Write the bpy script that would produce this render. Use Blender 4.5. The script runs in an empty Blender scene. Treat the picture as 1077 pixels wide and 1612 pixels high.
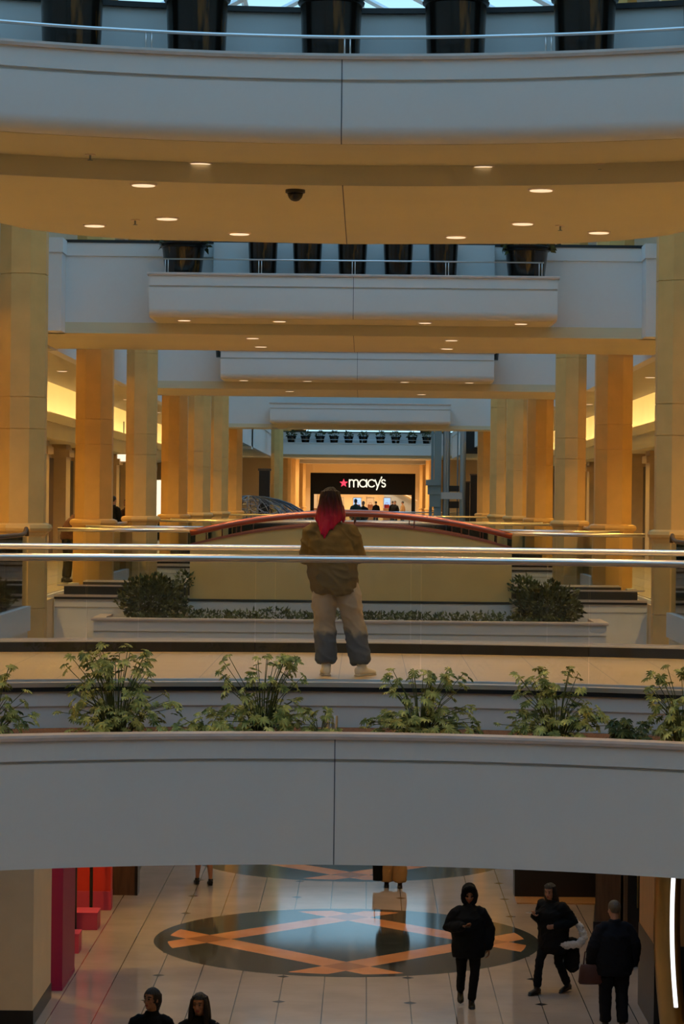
import bpy, bmesh, math, random
from math import sin, cos, pi, sqrt, radians as R
from mathutils import Vector, Matrix, noise

random.seed(11)
scn = bpy.context.scene
col = scn.collection

# ------------------------------------------------------------------ camera, sky, exposure
FPX = 3900.0                     # focal length in pixels of the 1077x1612 frame
CX, EYE = 0.22, 1.55             # camera stands a little right of the hall's axis, eye height above level two
cam_d = bpy.data.cameras.new('camera')
cam = bpy.data.objects.new('camera', cam_d); col.objects.link(cam)
cam_d.sensor_fit = 'VERTICAL'; cam_d.sensor_height = 36.0; cam_d.sensor_width = 36.0 * 1077 / 1612
cam_d.lens = 36.0 * FPX / 1612
cam_d.shift_x = -36.8 / 1612
cam_d.shift_y = -14.6 / 1612
cam_d.clip_end = 600
ROLL = 0.0105
cam.location = (CX, 0, EYE)
cam.rotation_euler = (Matrix.Rotation(R(90), 3, 'X') @ Matrix.Rotation(ROLL, 3, 'Z')).to_euler()
scn.camera = cam

w = bpy.data.worlds.new('sky'); scn.world = w; w.use_nodes = True
nt = w.node_tree; nt.nodes.clear()
wo = nt.nodes.new('ShaderNodeOutputWorld'); bg = nt.nodes.new('ShaderNodeBackground')
tc = nt.nodes.new('ShaderNodeTexCoord'); sx = nt.nodes.new('ShaderNodeSeparateXYZ')
cr = nt.nodes.new('ShaderNodeValToRGB')
nt.links.new(tc.outputs['Generated'], sx.inputs[0]); nt.links.new(sx.outputs['Z'], cr.inputs[0])
nt.links.new(cr.outputs[0], bg.inputs[0]); nt.links.new(bg.outputs[0], wo.inputs[0])
cr.color_ramp.elements[0].position = 0.0; cr.color_ramp.elements[0].color = (0.48, 0.82, 1.0, 1)
cr.color_ramp.elements[1].position = 0.9; cr.color_ramp.elements[1].color = (0.25, 0.60, 1.0, 1)
bg.inputs[1].default_value = 0.68

vs = scn.view_settings
vs.view_transform = 'Standard'; vs.look = 'None'; vs.gamma = 1.0; vs.use_curve_mapping = False
vs.exposure = 0.9
BRIDGE_W, GALLERY_W, LOWER_W = 66.0, 250.0, 52.0      # watts of the recessed lamps
WARM = (1.0, 0.65, 0.28)
GOLD = (1.0, 0.63, 0.14)
SOFTWARM = (1.0, 0.80, 0.56)
COVE = 8.0                                            # strength of the cove strips

# ------------------------------------------------------------------ materials
def new_mat(name):
    m = bpy.data.materials.new(name); m.use_nodes = True
    return m, m.node_tree, m.node_tree.nodes['Principled BSDF']

def mat(name, c, rough=0.5, metal=0.0, var=0.0, scale=6.0, spec=0.5, bump=0.0, bscale=40.0, emit=None, es=0.0, coat=0.0, stretch=None):
    m, t, b = new_mat(name)
    b.inputs['Base Color'].default_value = (*c, 1); b.inputs['Roughness'].default_value = rough
    b.inputs['Metallic'].default_value = metal; b.inputs['Specular IOR Level'].default_value = spec
    b.inputs['Coat Weight'].default_value = coat
    if var or bump:
        tcn = t.nodes.new('ShaderNodeTexCoord')
        src = tcn.outputs['Object']
        if stretch:
            mp = t.nodes.new('ShaderNodeMapping'); mp.inputs['Scale'].default_value = stretch
            t.links.new(src, mp.inputs[0]); src = mp.outputs[0]
    if var:
        n = t.nodes.new('ShaderNodeTexNoise'); n.inputs['Scale'].default_value = scale; n.inputs['Detail'].default_value = 5
        r = t.nodes.new('ShaderNodeValToRGB')
        r.color_ramp.elements[0].position = .3; r.color_ramp.elements[1].position = .7
        r.color_ramp.elements[0].color = (*[max(0, v * (1 - var)) for v in c], 1)
        r.color_ramp.elements[1].color = (*[min(1, v * (1 + var)) for v in c], 1)
        t.links.new(src, n.inputs[0]); t.links.new(n.outputs['Fac'], r.inputs[0]); t.links.new(r.outputs[0], b.inputs['Base Color'])
    if bump:
        n2 = t.nodes.new('ShaderNodeTexNoise'); n2.inputs['Scale'].default_value = bscale; n2.inputs['Detail'].default_value = 4
        bp = t.nodes.new('ShaderNodeBump'); bp.inputs['Strength'].default_value = bump; bp.inputs['Distance'].default_value = .02
        t.links.new(src, n2.inputs[0]); t.links.new(n2.outputs['Fac'], bp.inputs['Height']); t.links.new(bp.outputs[0], b.inputs['Normal'])
    if emit:
        b.inputs['Emission Color'].default_value = (*emit, 1); b.inputs['Emission Strength'].default_value = es
    return m

def glass_mat(name, tint, refl=0.06):
    m = bpy.data.materials.new(name); m.use_nodes = True; t = m.node_tree; t.nodes.clear()
    o = t.nodes.new('ShaderNodeOutputMaterial'); mx = t.nodes.new('ShaderNodeMixShader')
    tr = t.nodes.new('ShaderNodeBsdfTransparent'); tr.inputs[0].default_value = (*tint, 1)
    gl = t.nodes.new('ShaderNodeBsdfGlossy'); gl.inputs['Roughness'].default_value = .03
    lw = t.nodes.new('ShaderNodeFresnel'); lw.inputs[0].default_value = 1.45
    mu = t.nodes.new('ShaderNodeMath'); mu.operation = 'MULTIPLY'; mu.inputs[1].default_value = refl / 0.04
    t.links.new(lw.outputs[0], mu.inputs[0])
    if refl > .03: t.links.new(mu.outputs[0], mx.inputs[0])
    else: mx.inputs[0].default_value = refl
    t.links.new(tr.outputs[0], mx.inputs[1]); t.links.new(gl.outputs[0], mx.inputs[2]); t.links.new(mx.outputs[0], o.inputs[0])
    return m

class NG:
    """tiny helper to write maths as nodes"""
    def __init__(s, t): s.t = t
    def m(s, op, a, b=None, c=None):
        n = s.t.nodes.new('ShaderNodeMath'); n.operation = op
        for i, v in enumerate((a, b, c)):
            if v is None: continue
            if isinstance(v, (int, float)): n.inputs[i].default_value = v
            else: s.t.links.new(v, n.inputs[i])
        return n.outputs[0]
    def mix(s, f, a, b):
        n = s.t.nodes.new('ShaderNodeMix'); n.data_type = 'RGBA'
        s.t.links.new(f, n.inputs[0])
        for i, v in ((6, a), (7, b)):
            if isinstance(v, tuple): n.inputs[i].default_value = (*v, 1)
            else: s.t.links.new(v, n.inputs[i])
        return n.outputs[2]

def lower_floor_mat():
    m, t, b = new_mat('polished lower floor'); g = NG(t)
    geo = t.nodes.new('ShaderNodeNewGeometry'); sp = t.nodes.new('ShaderNodeSeparateXYZ')
    t.links.new(geo.outputs['Position'], sp.inputs[0]); X, Y = sp.outputs[0], sp.outputs[1]
    def noise_(sc, c0, c1):
        n = t.nodes.new('ShaderNodeTexNoise'); n.inputs['Scale'].default_value = sc; n.inputs['Detail'].default_value = 6
        t.links.new(geo.outputs['Position'], n.inputs[0])
        r = t.nodes.new('ShaderNodeValToRGB'); r.color_ramp.elements[0].color = (*c0, 1); r.color_ramp.elements[1].color = (*c1, 1)
        r.color_ramp.elements[0].position = .35; r.color_ramp.elements[1].position = .65
        t.links.new(n.outputs['Fac'], r.inputs[0]); return r.outputs[0]
    P = 0.6133
    tile = noise_(1.3, (.37, .30, .255), (.43, .35, .30))
    def near(v, off, per, half):
        a = g.m('ADD', v, off + per * 200 + per / 2); a = g.m('MODULO', a, per); a = g.m('SUBTRACT', a, per / 2); a = g.m('ABSOLUTE', a)
        return a
    lx = g.m('LESS_THAN', near(X, -.92, P, 0), .007)
    ly = g.m('MULTIPLY', g.m('LESS_THAN', near(Y, -34.7, P, 0), .004), .25)
    line = g.m('MAXIMUM', lx, ly)
    c = g.mix(line, tile, (.10, .085, .075))
    dx, dy = near(X, -.92, 3 * P, 0), near(Y, -34.7, 3 * P, 0)
    dia = g.m('LESS_THAN', g.m('ADD', dx, dy), .095)
    c = g.mix(dia, c, (.035, .032, .032))
    dark = noise_(2.2, (.030, .036, .034), (.062, .072, .066))
    salmon = noise_(1.6, (.66, .26, .10), (.74, .34, .15))
    check = g.m('FLOORED_MODULO', g.m('ADD', g.m('FLOOR', g.m('MULTIPLY', g.m('ADD', X, Y), 1.6)), g.m('FLOOR', g.m('MULTIPLY', g.m('SUBTRACT', X, Y), 1.6))), 2.0)
    field = g.mix(g.m('MULTIPLY', check, .5), dark, (.03, .035, .035))
    for yc in (39.62, 48.82):
        yy = g.m('SUBTRACT', Y, yc)
        r = g.m('SQRT', g.m('ADD', g.m('MULTIPLY', X, X), g.m('MULTIPLY', yy, yy)))
        inside = g.m('LESS_THAN', r, 3.08)
        core = g.m('LESS_THAN', r, 2.86)
        s_, d_ = g.m('ABSOLUTE', g.m('ADD', X, yy)), g.m('ABSOLUTE', g.m('SUBTRACT', X, yy))
        ba = g.m('LESS_THAN', g.m('ABSOLUTE', g.m('SUBTRACT', s_, 2.22)), .36)
        bb = g.m('LESS_THAN', g.m('ABSOLUTE', g.m('SUBTRACT', d_, 2.22)), .36)
        band = g.m('MULTIPLY', g.m('MAXIMUM', ba, bb), core)
        cross = g.m('MULTIPLY', g.m('MULTIPLY', ba, bb), core)
        k = g.mix(band, field, salmon)
        k = g.mix(cross, k, (.40, .17, .075))
        c = g.mix(inside, c, k)
    t.links.new(c, b.inputs['Base Color'])
    b.inputs['Roughness'].default_value = .07; b.inputs['Specular IOR Level'].default_value = .33
    return m

def tile_mat(name, c, line, per=.6, rough=.35):
    m, t, b = new_mat(name); g = NG(t)
    geo = t.nodes.new('ShaderNodeNewGeometry'); sp = t.nodes.new('ShaderNodeSeparateXYZ')
    t.links.new(geo.outputs['Position'], sp.inputs[0])
    def near(v):
        a = g.m('ADD', v, per * 200.5); a = g.m('MODULO', a, per); return g.m('ABSOLUTE', g.m('SUBTRACT', a, per / 2))
    l = g.m('MAXIMUM', g.m('LESS_THAN', near(sp.outputs[0]), .004), g.m('LESS_THAN', near(sp.outputs[1]), .004))
    n = t.nodes.new('ShaderNodeTexNoise'); n.inputs['Scale'].default_value = 1.7; t.links.new(geo.outputs['Position'], n.inputs[0])
    base = g.mix(n.outputs['Fac'], tuple(v * .9 for v in c), tuple(min(1, v * 1.08) for v in c))
    t.links.new(g.mix(l, base, line), b.inputs['Base Color']); b.inputs['Roughness'].default_value = rough
    return m

def ramp_mat(name, stops, axis=2, lo=0., hi=1., rough=.6, nscale=5., namp=.1, stretch=(1, 1, 1), spec=.3, bump=0.):
    """object-space colour ramp along an axis (dyed cloth, dyed hair)"""
    m, t, b = new_mat(name); g = NG(t)
    tcn = t.nodes.new('ShaderNodeTexCoord'); sp = t.nodes.new('ShaderNodeSeparateXYZ'); t.links.new(tcn.outputs['Object'], sp.inputs[0])
    mp = t.nodes.new('ShaderNodeMapping'); mp.inputs['Scale'].default_value = stretch; t.links.new(tcn.outputs['Object'], mp.inputs[0])
    n = t.nodes.new('ShaderNodeTexNoise'); n.inputs['Scale'].default_value = nscale; n.inputs['Detail'].default_value = 4; t.links.new(mp.outputs[0], n.inputs[0])
    f = g.m('DIVIDE', g.m('SUBTRACT', sp.outputs[axis], lo), hi - lo)
    f = g.m('ADD', f, g.m('MULTIPLY', g.m('SUBTRACT', n.outputs['Fac'], .5), namp * 2))
    r = t.nodes.new('ShaderNodeValToRGB'); r.color_ramp.elements[0].position = stops[0][0]; r.color_ramp.elements[0].color = (*stops[0][1], 1)
    r.color_ramp.elements[1].position = stops[-1][0]; r.color_ramp.elements[1].color = (*stops[-1][1], 1)
    for p, c in stops[1:-1]:
        e = r.color_ramp.elements.new(p); e.color = (*c, 1)
    t.links.new(f, r.inputs[0]); t.links.new(r.outputs[0], b.inputs['Base Color'])
    b.inputs['Roughness'].default_value = rough; b.inputs['Specular IOR Level'].default_value = spec
    if bump:
        bp = t.nodes.new('ShaderNodeBump'); bp.inputs['Strength'].default_value = bump; bp.inputs['Distance'].default_value = .01
        t.links.new(n.outputs['Fac'], bp.inputs['Height']); t.links.new(bp.outputs[0], b.inputs['Normal'])
    return m

def leaf_mat(name, c0, c1):
    m, t, b = new_mat(name)
    tcn = t.nodes.new('ShaderNodeTexCoord'); n = t.nodes.new('ShaderNodeTexNoise'); n.inputs['Scale'].default_value = 9; n.inputs['Detail'].default_value = 3
    r = t.nodes.new('ShaderNodeValToRGB'); r.color_ramp.elements[0].position = .35; r.color_ramp.elements[1].position = .68
    r.color_ramp.elements[0].color = (*c0, 1); r.color_ramp.elements[1].color = (*c1, 1)
    t.links.new(tcn.outputs['Object'], n.inputs[0]); t.links.new(n.outputs['Fac'], r.inputs[0]); t.links.new(r.outputs[0], b.inputs['Base Color'])
    b.inputs['Roughness'].default_value = .5
    return m

M = dict(
    white=mat('white painted plaster', (.77, .745, .71), .55, var=.02, scale=.8),
    soffit=mat('cream painted soffit', (.68, .61, .41), .65, var=.03, scale=.7),
    coping=mat('pinkish stone coping', (.66, .53, .45), .4, var=.06, scale=9),
    column=mat('golden stone', (.77, .46, .155), .5, var=.06, scale=3, spec=.3),
    cream=mat('cream stone', (.74, .60, .41), .5, var=.04, scale=3),
    beige=mat('beige stone', (.62, .46, .27), .5, var=.05, scale=4),
    panel=mat('tan panel', (.70, .48, .17), .5, var=.05, scale=2),
    black=mat('black stone', (.012, .012, .012), .35, var=.2, scale=8),
    blackmetal=mat('black metal', (.015, .015, .017), .4),
    steel=mat('brushed stainless steel', (.86, .80, .77), .34, metal=1.0),
    copper=mat('red copper tube', (.46, .14, .09), .3, metal=.85),
    coppertrim=mat('copper trim', (.34, .12, .07), .4, metal=.5),
    soil=mat('brown bark soil', (.22, .105, .055), .9, var=.5, scale=60, bump=.8, bscale=90),
    pot=ramp_mat('black glaze with painted glints', [(0, (.008, .006, .005)), (.58, (.010, .007, .005)), (.70, (.16, .065, .012)), (.8, (.05, .02, .006)), (1, (.008, .006, .005))], 2, -100, 100, .18, 11., .55, (1, 1, .10), .6),  # bronze streaks paint warm lamp reflections into the glaze colour
    rim=mat('dark pot rim', (.014, .013, .012), .25),
    joint=mat('grey joint', (.10, .10, .11), .8),
    tile=tile_mat('beige bridge tile', (.57, .42, .235), (.25, .19, .12), .61, .3),
    gtile=tile_mat('gallery tile', (.55, .44, .30), (.25, .19, .12), .61, .25),
    floor=lower_floor_mat(),
    lens=mat('lamp lens', (.9, .8, .7), .4, emit=(1.0, .72, .46), es=.5),
    trim=mat('lamp trim', (.75, .62, .5), .4),
    cove=mat('cove strip', (1, .8, .5), .5, emit=(1.0, .70, .34), es=COVE),
    glass=glass_mat('clear glass', (.955, .965, .955), .05),
    skyglass=glass_mat('skylight glass', (.97, .985, 1.0), .02),
    leaf=leaf_mat('fresh leaf', (.12, .155, .025), (.78, .74, .24)),
    leafdark=leaf_mat('dark leaf', (.022, .032, .006), (.12, .125, .028)),
    leafmid=leaf_mat('mid leaf', (.03, .055, .012), (.15, .165, .045)),
    stem=mat('green stem', (.10, .11, .03), .6),
    magenta=mat('magenta panel', (.34, .01, .085), .45),
    red=mat('red panel', (.62, .035, .022), .4, var=.08, scale=2),
    pink=mat('pink block', (.55, .05, .11), .45),
    wood=mat('brown wood', (.13, .062, .025), .45, var=.25, scale=3, stretch=(6, 6, .6)),
    woodlight=mat('amber wood', (.46, .24, .09), .45, var=.15, scale=3, stretch=(6, 6, .6)),
    dark=mat('dark shopfront', (.013, .010, .009), .3),
    gold=mat('brushed gold', (.62, .44, .18), .3, metal=1.0, var=.08, scale=3),
    led=mat('white light strip', (1, 1, 1), .4, emit=(.92, .94, 1.0), es=.8),
    teal=mat('grey green painted steel', (.20, .25, .25), .45),
    greymetal=mat('pale grey steel', (.46, .49, .50), .35, metal=.3),
    sign=mat('black sign board', (.004, .004, .004), .6, spec=.1),
    letter=mat('lit white letter', (.9, .9, .85), .5, emit=(.95, 1.0, .88), es=.42),
    star=mat('lit red star', (.9, .05, .12), .5, emit=(1.0, .045, .13), es=.5),
    amberwall=mat('warm shop wall', (.70, .50, .26), .7),
    screen=mat('lit display screen', (.6, .8, 1), .4, emit=(.35, .62, 1.0), es=.5),
    shelflight=mat('lit shelf back', (.9, .7, .45), .5, emit=(1.0, .62, .30), es=.3),
    litwhite=mat('lit white face', (.9, .85, .75), .5, emit=(1.0, .86, .66), es=.6),
    wire=mat('dark wire', (.05, .055, .065), .3, metal=.6),
    wirepale=mat('pale wire', (.30, .31, .34), .35, metal=.4),
    skin=mat('skin', (.40, .19, .11), .5, var=.06, scale=20),
    skind=mat('brown skin', (.22, .095, .05), .5, var=.06, scale=20),
    lip=mat('lips', (.30, .07, .06), .45), eye=mat('eyes', (.012, .008, .006), .25),
    hairdark=mat('black hair', (.010, .008, .007), .4, bump=.5, bscale=60, stretch=(8, 8, 1)),
    hairgrey=mat('grey hair', (.10, .075, .05), .6, bump=.4, bscale=80),
    hairred=ramp_mat('red dyed hair', [(0, (.40, .010, .05)), (.40, (.26, .008, .03)), (.60, (.07, .008, .012)), (.78, (.014, .004, .005)), (1, (.007, .0035, .004))], 2, 1.24, 1.70, .5, 7., .16, (9, 9, .9), spec=.18, bump=.7),
    olive=mat('olive jacket cloth', (.135, .092, .032), .8, var=.14, scale=5, bump=.25, bscale=14, spec=.2),
    jeans=ramp_mat('dip dyed jeans', [(0, (.075, .092, .135)), (.34, (.095, .112, .155)), (.40, (.30, .26, .215)), (.7, (.40, .33, .26)), (1, (.36, .30, .225))], 2, .05, .95, .85, 9., .13, (1, 1, .5), spec=.15, bump=.35),
    shoewhite=mat('cream trainer', (.78, .70, .58), .6), sole=mat('pale sole', (.55, .47, .36), .7),
    clothblack=mat('black cloth', (.0045, .0045, .0055), .85, bump=.2, bscale=16, spec=.2),
    clothnavy=mat('near black navy cloth', (.006, .0065, .011), .85, bump=.2, bscale=16, spec=.2),
    clothtan=mat('tan cloth', (.42, .25, .11), .85, bump=.2, bscale=16, spec=.2),
    clothred=mat('dark red bag', (.05, .012, .010), .6),
    clothgrey=mat('grey shirt cloth', (.22, .18, .12), .85),
    clothbrown=mat('rust cloth', (.13, .045, .018), .85),
    shoeblack=mat('black shoe', (.005, .005, .005), .4),
    fur=mat('white fur', (.72, .66, .62), .95, bump=1.0, bscale=70, var=.1, scale=30),
    phone=mat('phone', (.02, .02, .02), .2), phonewhite=mat('pale phone', (.7, .68, .66), .3),
    skyframe=mat('white skylight bar', (.78, .80, .82), .5),
    clay=mat('terracotta lump', (.45, .17, .08), .8, var=.3, scale=20),
)

# ------------------------------------------------------------------ mesh helpers
class MB:
    def __init__(s): s.v = []; s.f = []; s.k = []
    def add(s, vs, fs, k=0):
        o = len(s.v); s.v += [tuple(p) for p in vs]; s.f += [tuple(i + o for i in f) for f in fs]; s.k += [k] * len(fs); return s
    def box(s, x0, x1, y0, y1, z0, z1, k=0):
        v = [(x, y, z) for z in (z0, z1) for y in (y0, y1) for x in (x0, x1)]
        return s.add(v, [(0, 2, 3, 1), (4, 5, 7, 6), (0, 1, 5, 4), (2, 6, 7, 3), (0, 4, 6, 2), (1, 3, 7, 5)], k)
    def cbox(s, c, sz, k=0):
        return s.box(c[0] - sz[0] / 2, c[0] + sz[0] / 2, c[1] - sz[1] / 2, c[1] + sz[1] / 2, c[2] - sz[2] / 2, c[2] + sz[2] / 2, k)
    def prism(s, poly, z0, z1, k=0):
        n = len(poly); v = [(x, y, z0) for x, y in poly] + [(x, y, z1) for x, y in poly]
        return s.add(v, [tuple(range(n))[::-1], tuple(range(n, 2 * n))] + [(i, (i + 1) % n, n + (i + 1) % n, n + i) for i in range(n)], k)
    def prism_y(s, poly, y0, y1, k=0):           # poly in x,z
        n = len(poly); v = [(x, y0, z) for x, z in poly] + [(x, y1, z) for x, z in poly]
        return s.add(v, [tuple(range(n)), tuple(range(n, 2 * n))[::-1]] + [(i, n + i, n + (i + 1) % n, (i + 1) % n) for i in range(n)], k)
    def sweep(s, prof, xs, k=0):                 # prof: list of (f(X)->y, z) closed section, swept along x
        n = len(prof); v = []
        for X in xs: v += [(X, f(X), z) for f, z in prof]
        fs = []
        for i in range(len(xs) - 1):
            for j in range(n):
                a, b = i * n + j, i * n + (j + 1) % n
                fs.append((a, b, b + n, a + n))
        fs.append(tuple(range(n))); fs.append(tuple(range((len(xs) - 1) * n, len(xs) * n))[::-1])
        return s.add(v, fs, k)
    def loft(s, rings, k=0, n=16):               # rings: (centre, ax, ay) ellipses, capped
        v = []
        for c, ax, ay in rings:
            c, ax, ay = Vector(c), Vector(ax), Vector(ay)
            for i in range(n):
                a = 2 * pi * i / n; v.append(c + ax * cos(a) + ay * sin(a))
        fs = []
        for r in range(len(rings) - 1):
            for i in range(n):
                j = (i + 1) % n; fs.append((r * n + i, r * n + j, (r + 1) * n + j, (r + 1) * n + i))
        fs.append(tuple(range(n))[::-1]); fs.append(tuple(range((len(rings) - 1) * n, len(rings) * n)))
        return s.add(v, fs, k)
    def zloft(s, rows, k=0, n=20):               # rows: (z, cx, cy, rx, ry)
        return s.loft([((cx, cy, z), (rx, 0, 0), (0, ry, 0)) for z, cx, cy, rx, ry in rows], k, n)
    def tube(s, pts, rad, n=8, k=0, round_ends=False):
        pts = [Vector(p) for p in pts]; rad = rad if isinstance(rad, (list, tuple)) else [rad] * len(pts)
        rings = []; up = None
        for i, p in enumerate(pts):
            d = (pts[min(i + 1, len(pts) - 1)] - pts[max(i - 1, 0)])
            if d.length < 1e-9: d = Vector((0, 0, 1))
            d.normalize()
            if up is None:
                h = Vector((0, 0, 1)) if abs(d.z) < .9 else Vector((1, 0, 0)); up = (h - d * h.dot(d)).normalized()
            else: up = (up - d * up.dot(d)).normalized()
            sd = d.cross(up)
            if round_ends and i == 0:
                for q in (.0, .5, .85): 
                    a = q * pi / 2; rr = rad[0] * max(.12, sin(a)); rings.append((p - d * rad[0] * cos(a), sd * rr, up * rr))
            rings.append((p, sd * rad[i], up * rad[i]))
            if round_ends and i == len(pts) - 1:
                for q in (.85, .5, .0):
                    a = q * pi / 2; rr = rad[-1] * max(.12, sin(a)); rings.append((p + d * rad[-1] * cos(a), sd * rr, up * rr))
        return s.loft(rings, k, n)
    def ball(s, c, r, k=0, nu=16, nv=10, mtx=None):
        c = Vector(c); r = (r, r, r) if isinstance(r, (int, float)) else r
        v = []; fs = []
        for j in range(1, nv):
            t = pi * j / nv
            for i in range(nu):
                a = 2 * pi * i / nu; p = Vector((r[0] * sin(t) * cos(a), r[1] * sin(t) * sin(a), r[2] * cos(t)))
                v.append((mtx @ p if mtx else p) + c)
        top = len(v); p = Vector((0, 0, r[2])); v.append((mtx @ p if mtx else p) + c)
        p = Vector((0, 0, -r[2])); v.append((mtx @ p if mtx else p) + c)
        for j in range(nv - 2):
            for i in range(nu):
                i2 = (i + 1) % nu; fs.append((j * nu + i, (j + 1) * nu + i, (j + 1) * nu + i2, j * nu + i2))
        for i in range(nu):
            i2 = (i + 1) % nu; fs.append((top, i, i2)); fs.append((top + 1, (nv - 2) * nu + i2, (nv - 2) * nu + i))
        return s.add(v, fs, k)
    def lathe(s, prof, c=(0, 0, 0), n=24, k=0, rot=0.0):   # prof: (r, z) from bottom to top, capped
        return s.loft([((c[0], c[1], c[2] + z), (r * cos(rot), r * sin(rot), 0), (-r * sin(rot), r * cos(rot), 0)) for r, z in prof], k, n)
    def mesh(s, name, mats, smooth=False, fix=True):
        me = bpy.data.meshes.new(name); me.from_pydata(s.v, [], s.f)
        mats = mats if isinstance(mats, (list, tuple)) else [mats]
        for m_ in mats: me.materials.append(m_)
        for p, k in zip(me.polygons, s.k): p.material_index = min(k, len(mats) - 1)
        if fix:
            b = bmesh.new(); b.from_mesh(me); bmesh.ops.recalc_face_normals(b, faces=b.faces); b.to_mesh(me); b.free()
        if smooth:
            me.shade_smooth()
            if smooth == 'auto': me.set_sharp_from_angle(angle=R(38))
        return me
    def build(s, name, mats, parent=None, smooth=False, fix=True, loc=None):
        o = bpy.data.objects.new(name, s.mesh(name, mats, smooth, fix)); col.objects.link(o)
        if parent: o.parent = parent
        if loc: o.location = loc
        return o

def tag(o, label=None, cat=None, group=None, kind=None):
    if label: o['label'] = label
    if cat: o['category'] = cat
    if group: o['group'] = group
    if kind: o['kind'] = kind
    return o
def thing(name, label, cat, loc=(0, 0, 0), rz=0.0, group=None):
    o = bpy.data.objects.new(name, None); col.objects.link(o); o.location = loc; o.rotation_euler = (0, 0, rz); o.empty_display_size = .1
    return tag(o, label, cat, group)
def struct(mb, name, mats, parent=None, smooth=False):
    o = mb.build(name, mats, parent, smooth)
    if not parent: o['kind'] = 'structure'
    return o
def copy_tree(o, parent=None):
    c = o.copy(); col.objects.link(c)
    if parent: c.parent = parent
    for ch in list(o.children): copy_tree(ch, c)
    return c
def lamp_spot(parent, power, size=150, blend=.8, color=WARM, z=-.03, radius=.08):
    l = bpy.data.lights.new('bulb', 'SPOT'); l.energy = power; l.spot_size = R(size); l.spot_blend = blend; l.color = color; l.shadow_soft_size = radius
    o = bpy.data.objects.new('bulb', l); col.objects.link(o); o.parent = parent; o.location = (0, 0, z); return o
def at(px, py, d):               # the point of the place seen at a pixel of the photograph, at distance d down the hall
    u, v = px - 575.3, 791.4 - py
    ut, vt = u - v * ROLL, u * ROLL + v
    return Vector((CX + ut * d / FPX, d, EYE + vt * d / FPX))
def on_plane(px, py, z):         # the same, on a level plane
    u, v = px - 575.3, 791.4 - py
    ut, vt = u - v * ROLL, u * ROLL + v
    d = (z - EYE) * FPX / vt
    return Vector((CX + ut * d / FPX, d, z))

# ------------------------------------------------------------------ the setting
L1, L2, L3 = -5.45, 0.0, 5.42
YC = 12.5                        # centre of the round well that the near bridges curve around
def arc(r): return lambda X: YC + sqrt(max(r * r - X * X, .01))
def flat(y): return lambda X: y
def steps(a, b, n): return [a + (b - a) * i / n for i in range(n + 1)]

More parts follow.
